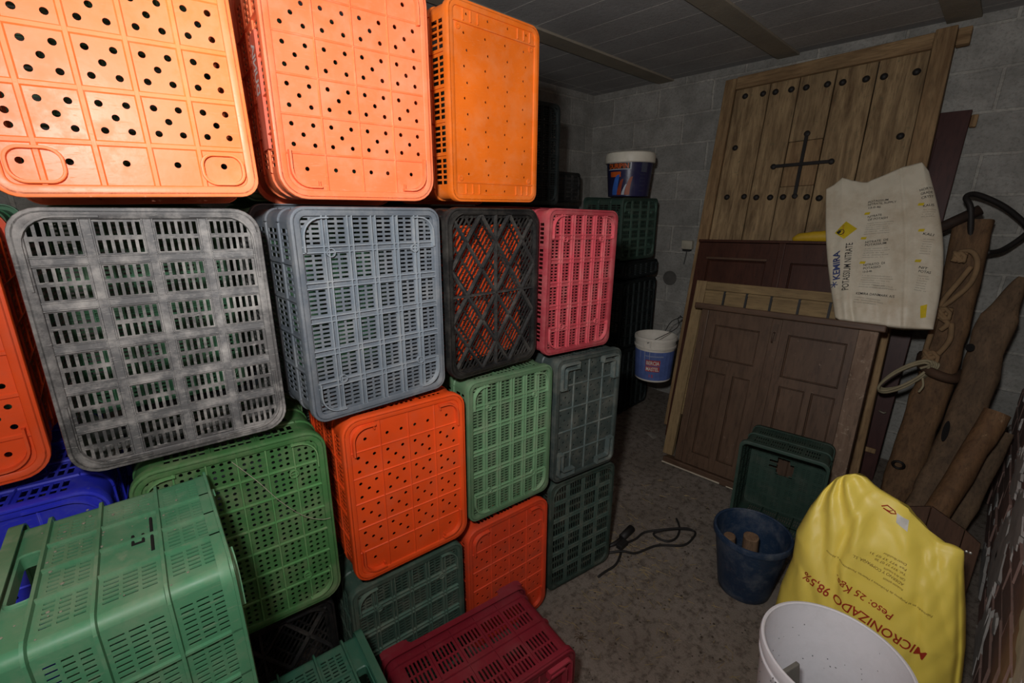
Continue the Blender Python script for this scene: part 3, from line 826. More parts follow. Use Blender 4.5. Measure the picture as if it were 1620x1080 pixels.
BR1 = plain('fired_brick', (150,121,111), .85)
tag(mo.build('trim_4', [BR1, MORTAR]), kind='structure')

# light fittings on the block wall: junction box with cable, round knock-out
jb = empty('socket_box', (X1, 1.765, 1.335))
b = MB(); b.box(-.045, -.001, -.045, .045, -.035, .035); b.build('box', plain('cream_plastic', (186,178,158), .5), jb, bevel=.006)
b = MB(); b.box(-.040, -.002, -.030, .034, -.050, -.0355); b.build('cable_gland', plain('dark_rubber', (40,38,36), .8), jb, bevel=.003)
b = MB(); b.tube(dense([(-.02,.004,-.05),(-.018,.008,-.09),(-.014,.02,-.16)], 4), .005, 8); b.build('cable', plain('grey_cable', (92,90,86), .7), jb)
tag(jb, 'cream socket box with a cable on the block wall beside the dark double shutter', 'socket')
rb_ = MB(); rb_.M = Matrix.Translation((X1, 1.905, 1.045)) @ Matrix.Rotation(R(-90), 4, 'Y')
rb_.lathe([(0,.0015),(.046,.0015),(.049,.005),(.058,.005),(.062,.0005)], 28)  # flat disc on the solid wall, its darker grey painted as a shaded opening
tag(rb_.build('round_wall_box', plain('opening_shade', (92,89,84), .95), smooth=True), 'round grey disc painted as a shaded opening in the block wall above the hanging bucket', 'wall box')

# ---------------------------------------------------------------- leaning doors
def panel_frame(O, up, roll=0):
    up = Vector(up).normalized(); s = Vector((0,-1,0)); s = (s - up*s.dot(up)).normalized()
    if roll: q = Matrix.Rotation(R(roll), 3, s.cross(up)); s = q @ s; up = q @ up
    n = s.cross(up)
    return Matrix(((s.x,up.x,n.x,O[0]),(s.y,up.y,n.y,O[1]),(s.z,up.z,n.z,O[2]),(0,0,0,1)))

OAK = wood('weathered_oak', (172,145,107), (104,81,56), axis=1, stretch=9, scale=5, wear=(92,94,70), wear_amt=.0)
OAKF = wood('weathered_oak_frame', (166,136,98), (116,88,60), axis=1, stretch=9, scale=5)
OAKH = wood('weathered_oak_rail', (166,136,98), (116,88,60), axis=0, stretch=9, scale=5)
IRON = plain('wrought_iron', (44,40,38), .6, .3)
BROWN = wood('brown_paint', (98,76,60), (82,62,48), axis=1, stretch=6, scale=5, rough=.5, wear=(142,120,104), wear_amt=-.03, bumpy=.15)
BROWNH = wood('brown_paint_rail', (96,74,58), (82,61,47), axis=0, stretch=6, scale=5, rough=.5, wear=(150,130,112), wear_amt=-.03, bumpy=.15)
DBROWN = wood('dark_brown_paint', (78,46,34), (62,36,27), axis=1, stretch=6, scale=5, rough=.42, wear=(196,186,170), wear_amt=-.085, bumpy=.15)
MAROON = wood('maroon_paint', (76,46,42), (62,36,34), axis=1, stretch=5, scale=4, rough=.45, wear=(100,92,86), wear_amt=-.06, bumpy=.12)
BEIGE = wood('bare_pine', (158,134,96), (132,108,76), axis=1, stretch=8, scale=5)
BEIGEH = wood('bare_pine_rail', (150,126,88), (122,100,70), axis=0, stretch=8, scale=5)

# G1 plank door with iron studs in its frame (top at 2.5 m)
M1 = panel_frame((3.62, 1.585, 2.50), (.2316, .035, .975))
d1 = empty('plank_door', M=M1)
HB = -2.535
b = MB(); b.box(0, .078, HB, -.0, -.05, 0); b.build('frame_post', OAKF, d1, bevel=.005)
b = MB(); b.box(1.115, 1.205, HB, .012, -.05, .012); b.build('frame_post', OAKF, d1, bevel=.005)
b = MB(); b.box(.079, 1.114, -.078, .006, -.052, -.002); b.build('frame_rail', OAKH, d1, bevel=.005)
b = MB(); b.box(1.206, 1.262, -.085, .004, -.05, -.012); b.build('frame_rail', OAKH, d1, bevel=.006)
gaps = [.08, .306, .482, .680, .886, 1.113]
for i, (a, c) in enumerate(zip(gaps, gaps[1:])):
    b = MB()
    if i == 2:
        b.box(a+.003, c-.003, -.488, -.080, -.045, -.018); b.box(a+.003, c-.003, HB, -.778, -.045, -.018)
    else: b.box(a+.003, c-.003, HB, -.080, -.045, -.018 - .002*(i % 2))
    b.build('plank', OAK, d1, bevel=.003)
b = MB(); b.box(.486, .676, -.775, -.491, -.045, -.020); wk = b.build('wicket', OAKF, d1, bevel=.004)
b = MB(); b.box(.574, .594, -.840, -.452, -.019, -.007); b.lathe([(.017,-.019),(.017,-.009),(.010,-.005),(.0,-.004)], 14, (.584,-.842,0)); b.lathe([(.018,-.019),(.018,-.009),(.010,-.005),(.0,-.004)], 14, (.584,-.450,0)); b.build('iron_bar', IRON, d1, bevel=.002)
b = MB(); b.box(.428, .744, -.652, -.632, -.012, -.001); b.lathe([(.017,-.018),(.017,-.004),(.010,.001),(0,.002)], 14, (.424,-.642,0)); b.lathe([(.017,-.018),(.017,-.004),(.010,.001),(0,.002)], 14, (.748,-.642,0)); b.build('iron_bar', IRON, d1, bevel=.002)
studs = [(.151,-.133),(.268,-.140),(.345,-.144),(.440,-.148),(.526,-.154),(.642,-.160),(.722,-.166),(.838,-.172),(.923,-.178),(1.068,-.186),
         (.148,-.484),(1.058,-.533),(.154,-.826),(.270,-.828),(.351,-.838),(.438,-.842),(.516,-.844),(.652,-.851),(.722,-.861)]
for i, (x, y) in enumerate(studs):
    b = MB(); b.lathe([(.0195,-.021),(.019,-.014),(.014,-.006),(.006,-.002),(0,-.0012)], 14, (x, y, 0))
    b.build('iron_stud', IRON, d1, smooth='all')
tag(d1, 'weathered plank door with iron studs and small cross-barred wicket leaning on wall', 'door')

# G5 maroon door right behind it
M5 = panel_frame((3.318, .245, 0.004), (.163, 0, .9866))
d5 = empty('panel_door', M=M5)
b = MB(); b.box(-.62, -.0, 0, 2.16, -.03, 0); b.build('leaf', MAROON, d5, bevel=.003)
b = MB(); b.box(-.50, -.115, 1.20, 2.02, .0005, .007); b.build('raised_panel', MAROON, d5, bevel=.003)
b = MB(); b.box(-.50, -.115, .25, 1.08, .0005, .007); b.build('raised_panel', MAROON, d5, bevel=.003)
b = MB(); b.box(.001, .030, 2.07, 2.135, -.03, -.004); b.build('wood_block', OAKF, d5, bevel=.006)
b = MB(); b.box(-.16, -.02, .17, .20, .0005, .02); b.build('ledge', OAKF, d5, bevel=.004)
b = MB(); b.tube(dense([(-.05,.44,.0),(-.05,.44,.03),(-.03,.435,.035),(-.02,.44,.03)], 3), .005, 8); b.build('hook', plain('pale_metal', (170,160,140), .4, .5), d5)
tag(d5, 'narrow strip of maroon door standing behind the plank door near the corner', 'door')

def leaf_panel(parent, name, x0, x1, y0, y1, mat, d=.0, t=.012):
    """sunken field with a moulded edge, set on a board whose face is at d"""
    b = MB(); w = .012
    for a in ((x0, x0+w, y0, y1), (x1-w, x1, y0, y1), (x0+w, x1-w, y0, y0+w), (x0+w, x1-w, y1-w, y1)):
        b.frust(a[0], a[1], a[2], a[3], d-.001, d+.006, .004)
    return b.build(name, mat, parent)
def boards(parent, mat, math_, x0, x1, y0, y1, fields, t0=-.035, t1=0, deep=.012, name='leaf'):
    """leaf of a shutter: frame boards with sunken fields cut into them"""
    b = MB()
    xs = sorted({x0, x1} | {f[0] for f in fields} | {f[1] for f in fields}); ys = sorted({y0, y1} | {f[2] for f in fields} | {f[3] for f in fields})
    for a, c in zip(xs, xs[1:]):
        for e, h in zip(ys, ys[1:]):
            m = ((a+c)/2, (e+h)/2); inside = any(f[0] < m[0] < f[1] and f[2] < m[1] < f[3] for f in fields)
            b.box(a, c, e, h, t0, t1-deep if inside else t1)
    lf = b.build(name, mat, parent)
    for f in fields:
        q = MB(); w = .010
        for a in ((f[0], f[0]+w, f[2], f[3]), (f[1]-w, f[1], f[2], f[3]), (f[0]+w, f[1]-w, f[2], f[2]+w), (f[0]+w, f[1]-w, f[3]-w, f[3])):
            q.frust(a[0], a[1], a[2], a[3], t1-deep-.001, t1-.004, .004)
        q.build('moulding', mat, lf)
    return lf

# G2 dark double shutter
M2 = panel_frame((2.925, 1.394, .012), (.219, .030, .975))
d2 = empty('double_shutter', M=M2)
boards(d2, DBROWN, None, -.03, .494, 0, 1.415, [(.05, .425, .80, 1.30), (.05, .425, .10, .70)])
boards(d2, DBROWN, None, .500, 1.02, 0, 1.415, [(.565, .945, .80, 1.30), (.565, .945, .10, .70)])
b = MB(); b.box(.484, .522, .0, 1.418, .001, .014); b.build('meeting_strip', DBROWN, d2, bevel=.004)
b = MB(); b.box(.04, .43, 1.302, 1.316, .001, .012); b.build('moulding', BROWNH, d2, bevel=.003)
b = MB(); b.box(-.035, 1.03, 1.4185, 1.436, -.036, .010); b.build('top_rail', DBROWN, d2, bevel=.003)
tag(d2, 'dark brown double shutter with chipped white paint below the plank door', 'shutter')

# G3 bare pine frame with glazing bars
M3 = panel_frame((2.69, 1.300, .0), (.24, .020, .971))
d3 = empty('pine_frame', M=M3)
b = MB(); b.box(-.015, .052, 0.004, 1.20, -.035, 0); b.build('stile', BEIGE, d3, bevel=.004)
b = MB(); b.box(.80, .87, 0.004, 1.20, -.035, 0); b.build('stile', BEIGE, d3, bevel=.004)
b = MB(); b.box(.053, .799, 1.145, 1.198, -.035, -.001); b.build('top_rail', BEIGEH, d3, bevel=.004)
b = MB(); b.box(.053, .799, .30, 1.144, -.030, -.012); b.build('backing_board', BEIGEH, d3)
for x in (.178, .312, .452, .600, .75):
    b = MB(); b.box(x-.006, x+.006, 1.02, 1.144, -.0115, -.003); b.build('glazing_bar', plain('dark_bar', (44,42,40), .6) if x == .178 else bpy.data.materials['dark_bar'], d3)
b = MB(); b.box(.053, .76, 1.128, 1.138, -.0115, -.005); b.build('thin_rail', BEIGEH, d3)
tag(d3, 'bare pine window frame with dark glazing bars behind the brown shutter pair', 'window frame')

# G4 brown shutter pair in its frame
M4 = panel_frame((2.60, 1.178, .052), (.21, .022, .978))
d4 = empty('framed_shutters', M=M4)
b = MB(); b.box(-.010, .036, -.005, .985, -.05, -.002); b.build('stile', BROWN, d4, bevel=.004)
b = MB(); b.box(.800, .880, -.005, .985, -.05, .006); b.build('stile', wood('scuffed_brown', (134,112,94), (106,84,68), axis=1, stretch=6, scale=5, wear=(150,132,114), wear_amt=.04, bumpy=.15), d4, bevel=.004)
b = MB(); b.box(-.055, .905, .986, 1.022, -.055, .016); b.build('top_rail', BROWNH, d4, bevel=.006)
b = MB(); b.box(-.075, .905, -.050, -.006, -.055, .022); sl = b.build('sill', BROWNH, d4, bevel=.006)
b = MB(); b.box(-.077, .30, -.047, -.038, .0225, .0235); b.box(.34, .5, -.047, -.041, .0225, .0235); b.build('worn_edge', plain('worn_paint', (196,182,160), .7), sl)
boards(d4, BROWN, None, .038, .412, -.004, .984, [(.088, .345, .690, .900), (.092, .205, .075, .610), (.245, .345, .075, .610)], t0=-.040, t1=-.006)
boards(d4, BROWN, None, .416, .798, -.004, .984, [(.492, .765, .665, .905), (.498, .625, .075, .615), (.655, .765, .075, .615)], t0=-.040, t1=-.006)
b = MB(); b.box(.400, .452, -.003, .984, -.0055, .004); b.build('meeting_strip', BROWN, d4, bevel=.004)
b = MB(); b.box(.415, .437, .86, .955, .0045, .009); b.tube(dense([(.426,.905,.01),(.426,.90,.028),(.424,.86,.026),(.423,.85,.016)], 4), .0045, 8); b.build('latch', plain('old_latch', (84,66,52), .5, .4), d4)
tag(d4, 'brown painted shutter pair in its frame, foremost of the leaning doors', 'shutter')

# yellow bag lying on the dark shutter's top edge
b = MB(); P = []
for i in range(15):
    t = i/14; y = .885 - .27*t; ring_ = []
    hh = .018 + .016*math.sin(math.pi*t)**.5 + .006*noise.noise(Vector((t*6, 0, 3)))
    for k in range(12):
        a = 2*math.pi*k/12; ring_.append((3.262 + .024*math.cos(a), y + .006*math.sin(3*a), 1.413 + .006 + .038*t*.3 + hh*(1+math.sin(a))))
    P.append(ring_)
b.loops(P, cap0=True, cap1=True)
YBAG = sack_mat('yellow_bag', (196,158,30), (120,96,30), .5, .45)
tag(b.build('folded_bag', YBAG, smooth='all'), 'folded yellow bag lying on top of the dark brown double shutter', 'bag')

# ---------------------------------------------------------------- white fertilizer sack
def sheet_sack(name, front, thick, nu, nv, mats, wr, folds):
    """closed flat sack: front(u,v)->point, thickness(u,v) grows along n"""
    n = Vector(wr); b = MB(); F = []; Bk = []
    for j in range(nv+1):
        v = j/nv; rf = []; rb2 = []
        for i in range(nu+1):
            u = i/nu; p = Vector(front(u, v)); t = thick(u, v)
            w = folds(u, v)
            rf.append(p - n*(t/2 + w)); rb2.append(p + n*(t/2))
        F.append(rf); Bk.append(rb2)
    for j in range(nv):
        for i in range(nu):
            b.add([F[j][i], F[j][i+1], F[j+1][i+1], F[j+1][i]], [(0,1,2,3)])
            b.add([Bk[j][i], Bk[j][i+1], Bk[j+1][i+1], Bk[j+1][i]], [(3,2,1,0)])
    for i in range(nu):
        for j in (0, nv): b.add([F[j][i], F[j][i+1], Bk[j][i+1], Bk[j][i]], [(0,1,2,3)])
    for j in range(nv):
        for i in (0, nu): b.add([F[j][i], F[j+1][i], Bk[j+1][i], Bk[j][i]], [(0,1,2,3)])
    return b.build(name, mats, smooth='all', weld=True)
def poly(t, pts):
    for (t0, p0), (t1, p1) in zip(pts, pts[1:]):
        if t <= t1: return tuple(lerp(a, b, (t-t0)/(t1-t0)) for a, b in zip(p0, p1))
    return pts[-1][1]
def wfront(u, v):
    T = poly(u, [(0,(3.15,.735,1.725)),(.10,(3.16,.705,1.745)),(.19,(3.16,.672,1.785)),(.30,(3.17,.625,1.765)),(.45,(3.18,.555,1.752)),(.60,(3.19,.490,1.790)),(.76,(3.20,.425,1.828)),(.92,(3.20,.352,1.845)),(1,(3.20,.318,1.80))])
    Bt = poly(u, [(0,(2.815,.512,1.075)),(.08,(2.81,.490,1.066)),(.5,(2.82,.335,1.066)),(.72,(2.83,.245,1.064)),(1,(2.86,.132,1.075))])
    x, y, z = (lerp(a, c, v) for a, c in zip(Bt, T))
    y += -.045*math.sin(math.pi*min(1, v))*u**3 + .018*math.sin(math.pi*v)*(1-u)**3
    return (x, y, z)
def wthick(u, v):
    e = max(0, 4*u*(1-u))**.45
    return .008 + .095*e*(max(0, 1-v))**.8*min(1, .45+v*5)
def wfold(u, v):
    p = Vector((u*3.2, v*1.3, 1.7))
    w = .010*noise.noise(p*1.4) + .006*noise.noise(Vector((u*9, v*2.2, 5))) + .003*noise.noise(Vector((u*16, v*14, 2)))
    w += .008*math.exp(-((u-.155)/.03)**2)*math.exp(-(v/.16)**2) - .010*math.exp(-((u-.24)/.03)**2)*math.exp(-(v/.14)**2)
    w -= .005*math.exp(-((u-.74)/.012)**2)
    return w * min(1, 4*u+.2, 4*(1-u)+.2)
WS = sheet_sack('fertilizer_sack', wfront, wthick, 84, 110, sack_mat('white_woven_plastic', (204,195,174), (156,130,94), .6, .55, 5), (.894, 0, -.447), wfold)
tag(WS, 'dirty white fertilizer sack with black and blue print standing on the brown shutters', 'sack')
def onto(obj, direction, lift=.0015):
    me = obj.data; bv = BVHTree.FromPolygons([obj.matrix_world @ v.co for v in me.vertices], [tuple(p.vertices) for p in me.polygons])
    d = Vector(direction).normalized()
    def g(p):
        p = Vector(p); h = bv.ray_cast(p - d*1.5, d)
        if h[0] is None:
            h = bv.find_nearest(p)
            return Vector(h[0]) - d*lift
        return h[0] - d*lift
    return g
bpy.context.view_layer.update()
wp = onto(WS, (.894, 0, -.447))
def wplane(y, z): return (2.76 + .5*(z-1.05), y, z)
def line_on(proj, plane, base, parent, mat, body, p0, p1, h, flip=False, bold=0, shear=0, name='print', fit=True):
    """text from p0 to p1, both (y,z) seen by a viewer looking along +X; capital height h"""
    a = Vector((-p0[0], p0[1])); c = Vector((-p1[0], p1[1])); L = (c-a).length; t = (c-a).normalized(); n = Vector((-t.y, t.x))
    def f(x, y):
        q = a + t*x + n*y
        return proj(plane(-q.x, q.y))
    return text_on(name, parent, mat, body, f, h, L if fit else None, bold, shear)
def wtext(body, p0, p1, h, mat=INK_BLACK, **k): return line_on(wp, wplane, None, WS, mat, body, p0, p1, h, **k)
wtext('KEMIRA', (.538,1.272), (.576,1.412), .030, INK_BLUE, bold=.03)
wtext('POTASSIUM NITRATE', (.486,1.221), (.531,1.456), .029, bold=.005)
def patch(proj, plane, parent, mat, pts, name='print', lift=0):
    b = MB(); c = (sum(p[0] for p in pts)/len(pts), sum(p[1] for p in pts)/len(pts)); k = 5; n = len(pts)
    grid = [[proj(plane(lerp(c[0], p[0], j/k), lerp(c[1], p[1], j/k))) for p in pts] for j in range(k+1)]
    b.loops(grid); o = b.build(name, mat); o.parent = parent; o.matrix_parent_inverse = parent.matrix_world.inverted(); return o
def sub(a, n=4):
    out = []
    for p, q in zip(a, a[1:]+a[:1]): out += [(lerp(p[0],q[0],i/n), lerp(p[1],q[1],i/n)) for i in range(n)]
    return out
wp2 = onto(WS, (.894, 0, -.447), .0028)
patch(wp, wplane, WS, INK_YELLOW, sub([(.625,1.503),(.590,1.565),(.532,1.529),(.575,1.472)]), 'hazard_diamond')
ringp = [(.597+.013*math.cos(a), 1.507+.013*math.sin(a)) for a in [2*math.pi*i/20 for i in range(21)]]
b = MB(); b.tube([wp2(wplane(*p)) for p in ringp], .0018, 5, caps=False); o = b.build('hazard_flame', INK_BLACK); o.parent = WS
patch(wp2, wplane, WS, INK_BLACK, [(.613,1.500),(.618,1.508),(.610,1.512),(.612,1.520),(.602,1.512),(.598,1.518),(.597,1.506),(.604,1.497)], 'hazard_flame')
line_on(wp2, wplane, None, WS, INK_RED, 'OXIDANTE', (.578,1.487), (.592,1.545), .008, name='hazard_word')
for k in range(3):
    a = math.pi*k/3
    b = MB(); b.tube([wp2(wplane(.556+.016*math.cos(a)*t, 1.243+.016*math.sin(a)*t)) for t in (-1,-.5,0,.5,1)], .0022, 5); o = b.build('star_mark', INK_BLUE); o.parent = WS
for body, p0, p1, h in (('POTASSIUM', (.522,1.664),(.440,1.675),.010),('NITRATE, SUPPLY', (.519,1.650),(.405,1.664),.010),('13-0-46', (.512,1.633),(.462,1.638),.010),
    ('NITRATE', (.503,1.586),(.447,1.597),.011),('OF POTASH', (.499,1.571),(.420,1.582),.011),
    ('NITRATE  DE', (.478,1.455),(.388,1.473),.011),('POTASSIUM', (.475,1.441),(.392,1.456),.011),
    ('NITRATO  DI', (.455,1.340),(.373,1.360),.011),('POTASSIO', (.451,1.324),(.385,1.340),.011),('13-0-46', (.448,1.308),(.413,1.316),.010),
    ('KEMIRA DANMARK A/S', (.449,1.202),(.298,1.208),.011),
    ('HORTI', (.326,1.718),(.283,1.733),.012),('GRADE', (.318,1.700),(.276,1.714),.012),('CRYST', (.311,1.681),(.268,1.694),.012),
    ('KALIS', (.296,1.643),(.257,1.652),.011),('KALI', (.266,1.512),(.226,1.508),.011),('NIT', (.244,1.357),(.212,1.354),.011),('POTAS', (.241,1.339),(.196,1.338),.011)):
    wtext(body, p0, p1, h, bold=.01)
rnd = random.Random(11)
for (y, z, L, n, sl) in ((.497,1.555,.115,6,.11),(.472,1.425,.105,5,.12),(.447,1.293,.125,6,.06),(.450,1.188,.120,3,-.03),(.292,1.628,.05,4,.1),(.258,1.49,.045,7,.0),(.236,1.322,.045,7,.0),(.39,1.250,.09,2,.05)):
    for k in range(n):
        body = ''.join(rnd.choice('aeionrstlmcdu') if rnd.random() > .16 else ' ' for _ in range(int(L/.0042)))
        z0 = z - .011*k; l2 = L*rnd.uniform(.75, 1)
        wtext(body, (y, z0), (y-l2, z0+sl*l2), .0052, INK_GREY)
for y, z in ((.511,1.607),(.492,1.479),(.463,1.355),(.307,1.654),(.276,1.530),(.254,1.388)):
    patch(wp, wplane, WS, INK_YELLOW, sub([(y+.012,z-.004),(y+.010,z+.008),(y-.012,z+.010),(y-.010,z-.003)], 2))
patch(wp, wplane, WS, INK_YELLOW, sub([(.198,1.192),(.176,1.205),(.168,1.150),(.186,1.142)]), 'hazard_diamond')

# ---------------------------------------------------------------- yellow sulphur sack on the floor
def ysack():
    rows = [ # v, z at left, z at right, y left, y right, xc, thickness
        (0, .0, .0, .300, -.175, 1.80, .24), (.04, .02, .02, .318, -.195, 1.80, .28), (.14, .10, .09, .326, -.205, 1.80, .30), (.28, .21, .18, .322, -.200, 1.805, .29),
        (.44, .335, .29, .305, -.185, 1.81, .26), (.60, .445, .39, .312, -.165, 1.82, .22), (.74, .545, .475, .290, -.145, 1.825, .17), (.86, .630, .54, .262, -.130, 1.83, .115), (.95, .688, .585, .232, -.122, 1.83, .06), (1, .712, .60, .208, -.118, 1.825, .016)]
    nv, nu = 100, 150; b = MB(); L = []
    for j in range(nv+1):
        v = j/nv
        for r0, r1 in zip(rows, rows[1:]):
            if v <= r1[0] + 1e-9: break
        t = (v-r0[0])/(r1[0]-r0[0]); q = [lerp(a, c, t) for a, c in zip(r0, r1)]
        _, zl, zr, yl, yr, xc, th = q; ring_ = []
        for i in range(nu):
            a = 2*math.pi*i/nu; c, s = math.cos(a), math.sin(a)
            e = .62
            cy = math.copysign(abs(c)**e, c); sx = math.copysign(abs(s)**(e*1.15), s)
            f = (1-cy)/2
            y = lerp(yl, yr, f); z = lerp(zl, zr, f); x = xc - sx*th/2
            # top edge: sags between the two ends, left end is gathered
            if v > .5: z += (v-.5)*2*(.030*math.sin(math.pi*min(1, f*1.0))*(1 if f < .55 else .4)) - (v-.5)*.05*math.exp(-((f-.8)/.10)**2)
            if v > .8: z += .030*((v-.8)/.2)*math.exp(-((f-.13)/.11)**2)
            fr = max(0, s)
            # broad dents and long creases running down from the gathered corner
            g = noise.noise(Vector((f*2.2, v*1.4, 3.1)))*.020 + noise.noise(Vector((f*5+v*1.5, v*2.0, 8)))*.020 + (abs(noise.noise(Vector((f*7+v*4, v*2.6, 1))))-.2)*.026 + noise.noise(Vector((f*16-v*9, v*5, 4)))*.005
            ang = math.atan2(1.02-v, f+.03)
            g += .024*math.sin(ang*15+2.5*noise.noise(Vector((v*3,f*3,2))))*math.exp(-((f)**2+(1-v)**2)/.09)
            g -= .020*math.exp(-((f-.27-.1*(1-v))/.022)**2)*math.exp(-((v-.62)/.26)**2)
            g += .014*math.exp(-((f-.34-.1*(1-v))/.04)**2)*math.exp(-((v-.62)/.26)**2)
            g -= .010*math.exp(-((f-.80+.05*v)/.030)**2)*math.exp(-((v-.62)/.30)**2)
            gus = -.034*math.exp(-((f-.972)/.012)**2)*max(0, 1-v*1.1)*(1 if s > 0 else .4)
            k = min(1, v*6+.05)*min(1, (1-v)*6+.25)
            x -= (g*k*(fr**.4) + gus*fr**.3)
            if s < 0: x += .4*g*k*abs(s)
            x += .012*noise.noise(Vector((f*4, 9, 0)))*v**4
            ring_.append((x, y, max(z, .001)))
        L.append(ring_)
    b.loops(L, cap0=True, cap1=True)
    return b.build('sulphur_sack', sack_mat('yellow_plastic_film', (238,215,92), (222,198,104), .5, .46, 3), smooth='all')
YS = ysack()
tag(YS, 'bright yellow plastic sack with upside-down red print standing behind the white bucket', 'sack')
bpy.context.view_layer.update()
yp = onto(YS, (1, 0, -.12), .0028)
def yplane(y, z): return (1.70 + .12*(z-.3), y, z)
def ytext(body, p0, p1, h, mat=INK_RED, **k): return line_on(yp, yplane, None, YS, mat, body, p0, p1, h, **k)
ytext('MICRONIZADO 98,5%', (-.104,.289), (.243,.362), .030, bold=.012)
ytext('Peso: 25 Kgs.', (-.008,.362), (.155,.404), .024, bold=.008)
ytext('Fabricado en el Polígono de Productos y Materias, Fitosanitarios e Abonos', (-.092,.406), (.200,.469), .0065, INK_BROWN)
ytext('ADERNO Y COMPAÑIA, S.L.', (-.011,.468), (.127,.503), .009, INK_BROWN)
for body, p0, p1 in (('Productos químicos', (-.012,.452), (.040,.461)), ('Calle de la Industria', (-.011,.483), (.045,.492)), ('Tel. 977 37 07 30', (-.009,.500), (.072,.512)), ('Fax 977 37 07 31', (-.007,.514), (.087,.527)), ('Distribuidor', (-.004,.529), (.057,.538))):
    ytext(body, p0, p1, .007, INK_BROWN)
patch(yp, yplane, YS, INK_WHITE, sub([(.052,.668),(.048,.640),(.016,.622),(.020,.655)]), 'label_patch')
b = MB(); b.tube([yp(yplane(*q)) for q in ((.094,.672),(.080,.680),(.062,.672),(.072,.664),(.088,.668),(.066,.660),(.054,.664),(.060,.672))], .0022, 6); o = b.build('red_mark', INK_RED); o.parent = YS

# ---------------------------------------------------------------- buckets
WHITE = plastic('white_bucket_plastic', (234,233,236), (176,172,166), .22, .38, (240,239,242), 14)
def bucket(name, loc, r0, r1, h, mat, lip=.006, wall=.004, n=64, lean=None, rib=None):
    root = empty(name, loc)
    if lean: root.rotation_euler = lean
    b = MB()
    prof = [(0, 0), (r0-.006, 0), (r0, .006)]
    for k in range(1, 13): prof.append((lerp(r0, r1, k/12), lerp(.006, h, k/12)))
    if rib:
        prof = prof[:3] + [(lerp(r0, r1, z/h) + d, z) for z, d in rib] + [(r1, h)]
    prof += [(r1-.001, h+.002), (r1-wall, h+.001), (r1-wall-.001, h-.01), (r0-wall, .010), (r0-.02, .006), (0, .006)]
    b.lathe(prof, n); o = b.build('body', mat, root, smooth=True)
    b = MB(); b.lathe([(r1+.0005, h-.022), (r1+lip, h-.020), (r1+lip, h-.004), (r1+lip*.6, h+.003), (r1-.002, h+.0045), (r1-wall-.001, h+.002), (r1-wall-.001, h-.003)], n)
    b.build('rim', mat, root, smooth=True)
    return root
wb = bucket('white_bucket', (1.329, .083, 0), .155, .180, .418, WHITE, .006, .004, 72, rib=[(.10,0),(.20,0),(.30,0),(.352,0),(.356,.005),(.362,.006),(.368,.005),(.372,.0005),(.384,.0005),(.388,.005),(.394,.005)])
tag(wb, 'white plastic bucket with grey smudges in the bottom right corner', 'bucket')
SMUDGE = plain('grey_smudge', (122,124,128), .7)
rnd = random.Random(5); b = MB()
for k in range(46):                                                   # printed marks and scuffs on the outside
    a = R(rnd.uniform(120, 260)); z = rnd.uniform(.12, .385); rr = lerp(.155, .180, z/.418) + .0012 + (.0065 if .350 < z < .374 else 0) + (.0055 if z > .384 else 0)
    w, h = rnd.uniform(.002, .009), rnd.uniform(.002, .010)
    pts = [(rr*math.cos(a+q/rr), rr*math.sin(a+q/rr), z+e) for q, e in ((-w/2, -h/2), (w/2, -h*.3), (w*.4, h/2), (-w/3, h*.4))]
    b.add(pts, [(0,1,2,3)])
for k in range(30):                                                   # drips on the inside
    a = R(rnd.uniform(-70, 100)); z = rnd.uniform(.15, .40); rr = lerp(.155, .180, z/.418) - .0058
    w, h = rnd.uniform(.0015, .005), rnd.uniform(.002, .006)
    b.add([(rr*math.cos(a+q/rr), rr*math.sin(a+q/rr), z+e) for q, e in ((-w/2, -h/2), (w/2, -h*.3), (w*.4, h/2), (-w/3, h*.4))], [(0,1,2,3)])
b.build('smudges', SMUDGE, wb)
for a in (R(168),):
    b = MB(); c, s = math.cos(a), math.sin(a); rr = .183
    b.box(-.016, .016, -.014, .014, -.035, .03); b.M = Matrix.Identity(4)
    o = b.build('handle_lug', WHITE, wb, bevel=.006); o.location = (rr*c, rr*s, .33); o.rotation_euler = (0, 0, a)
    b = MB(); b.tube(dense([(rr*c-.012, rr*s, .335), (rr*c-.022, rr*s-.02, .30), (rr*c-.01, rr*s-.09, .22), (rr*c+.04, rr*s-.16, .17)], 6), .003, 8); b.build('wire_handle', IRON, wb)
# grey scraper board standing in the bucket
b = MB(); b.box(-.045, .045, -.006, .006, 0, .37)
tl = b.build('float_board', plain('grey_board', (126,124,116), .8), bevel=.003)
tl.matrix_world = Matrix.Translation((1.255, .120, .0075)) @ Matrix.Rotation(R(-22), 4, 'Z') @ Matrix.Rotation(R(-6), 4, 'X') @ Matrix.Rotation(R(-6), 4, 'Y')
tag(tl, 'grey board end sticking up inside the white bucket', 'board')

NAVY = plastic('dark_blue_bucket', (27,43,64), (104,108,114), .75, .45)
bb = bucket('blue_bucket', (1.884, .480, 0), .105, .148, .296, NAVY, .006, .005, 56, lean=(0, 0, R(20)))
tag(bb, 'dark blue bucket holding two wood offcuts beside the yellow sack', 'bucket')
OFF = wood('offcut_wood', (122,98,76), (96,74,56), axis=2, stretch=5, scale=8)
def offcut(p0, p1, r, lab):
    b = MB(); p0, p1 = Vector(p0), Vector(p1)
    b.beam([lerp(p0, p1, k/8) for k in range(9)], (2*r, 2*r), (1,.2,0), e=.9, n=20, seed=r*100, rough=.0015)
    o = b.build('wood_offcut', OFF, smooth=True, bevel=.003); tag(o, lab, 'wood offcut', 'round wood offcuts in the blue bucket')
offcut((1.875,.472,.012), (1.855,.474,.285), .031, 'taller round wood offcut standing in the dark blue bucket')
offcut((1.858,.540,.012), (1.822,.548,.265), .024, 'shorter wood offcut in the blue bucket, pale top edge')

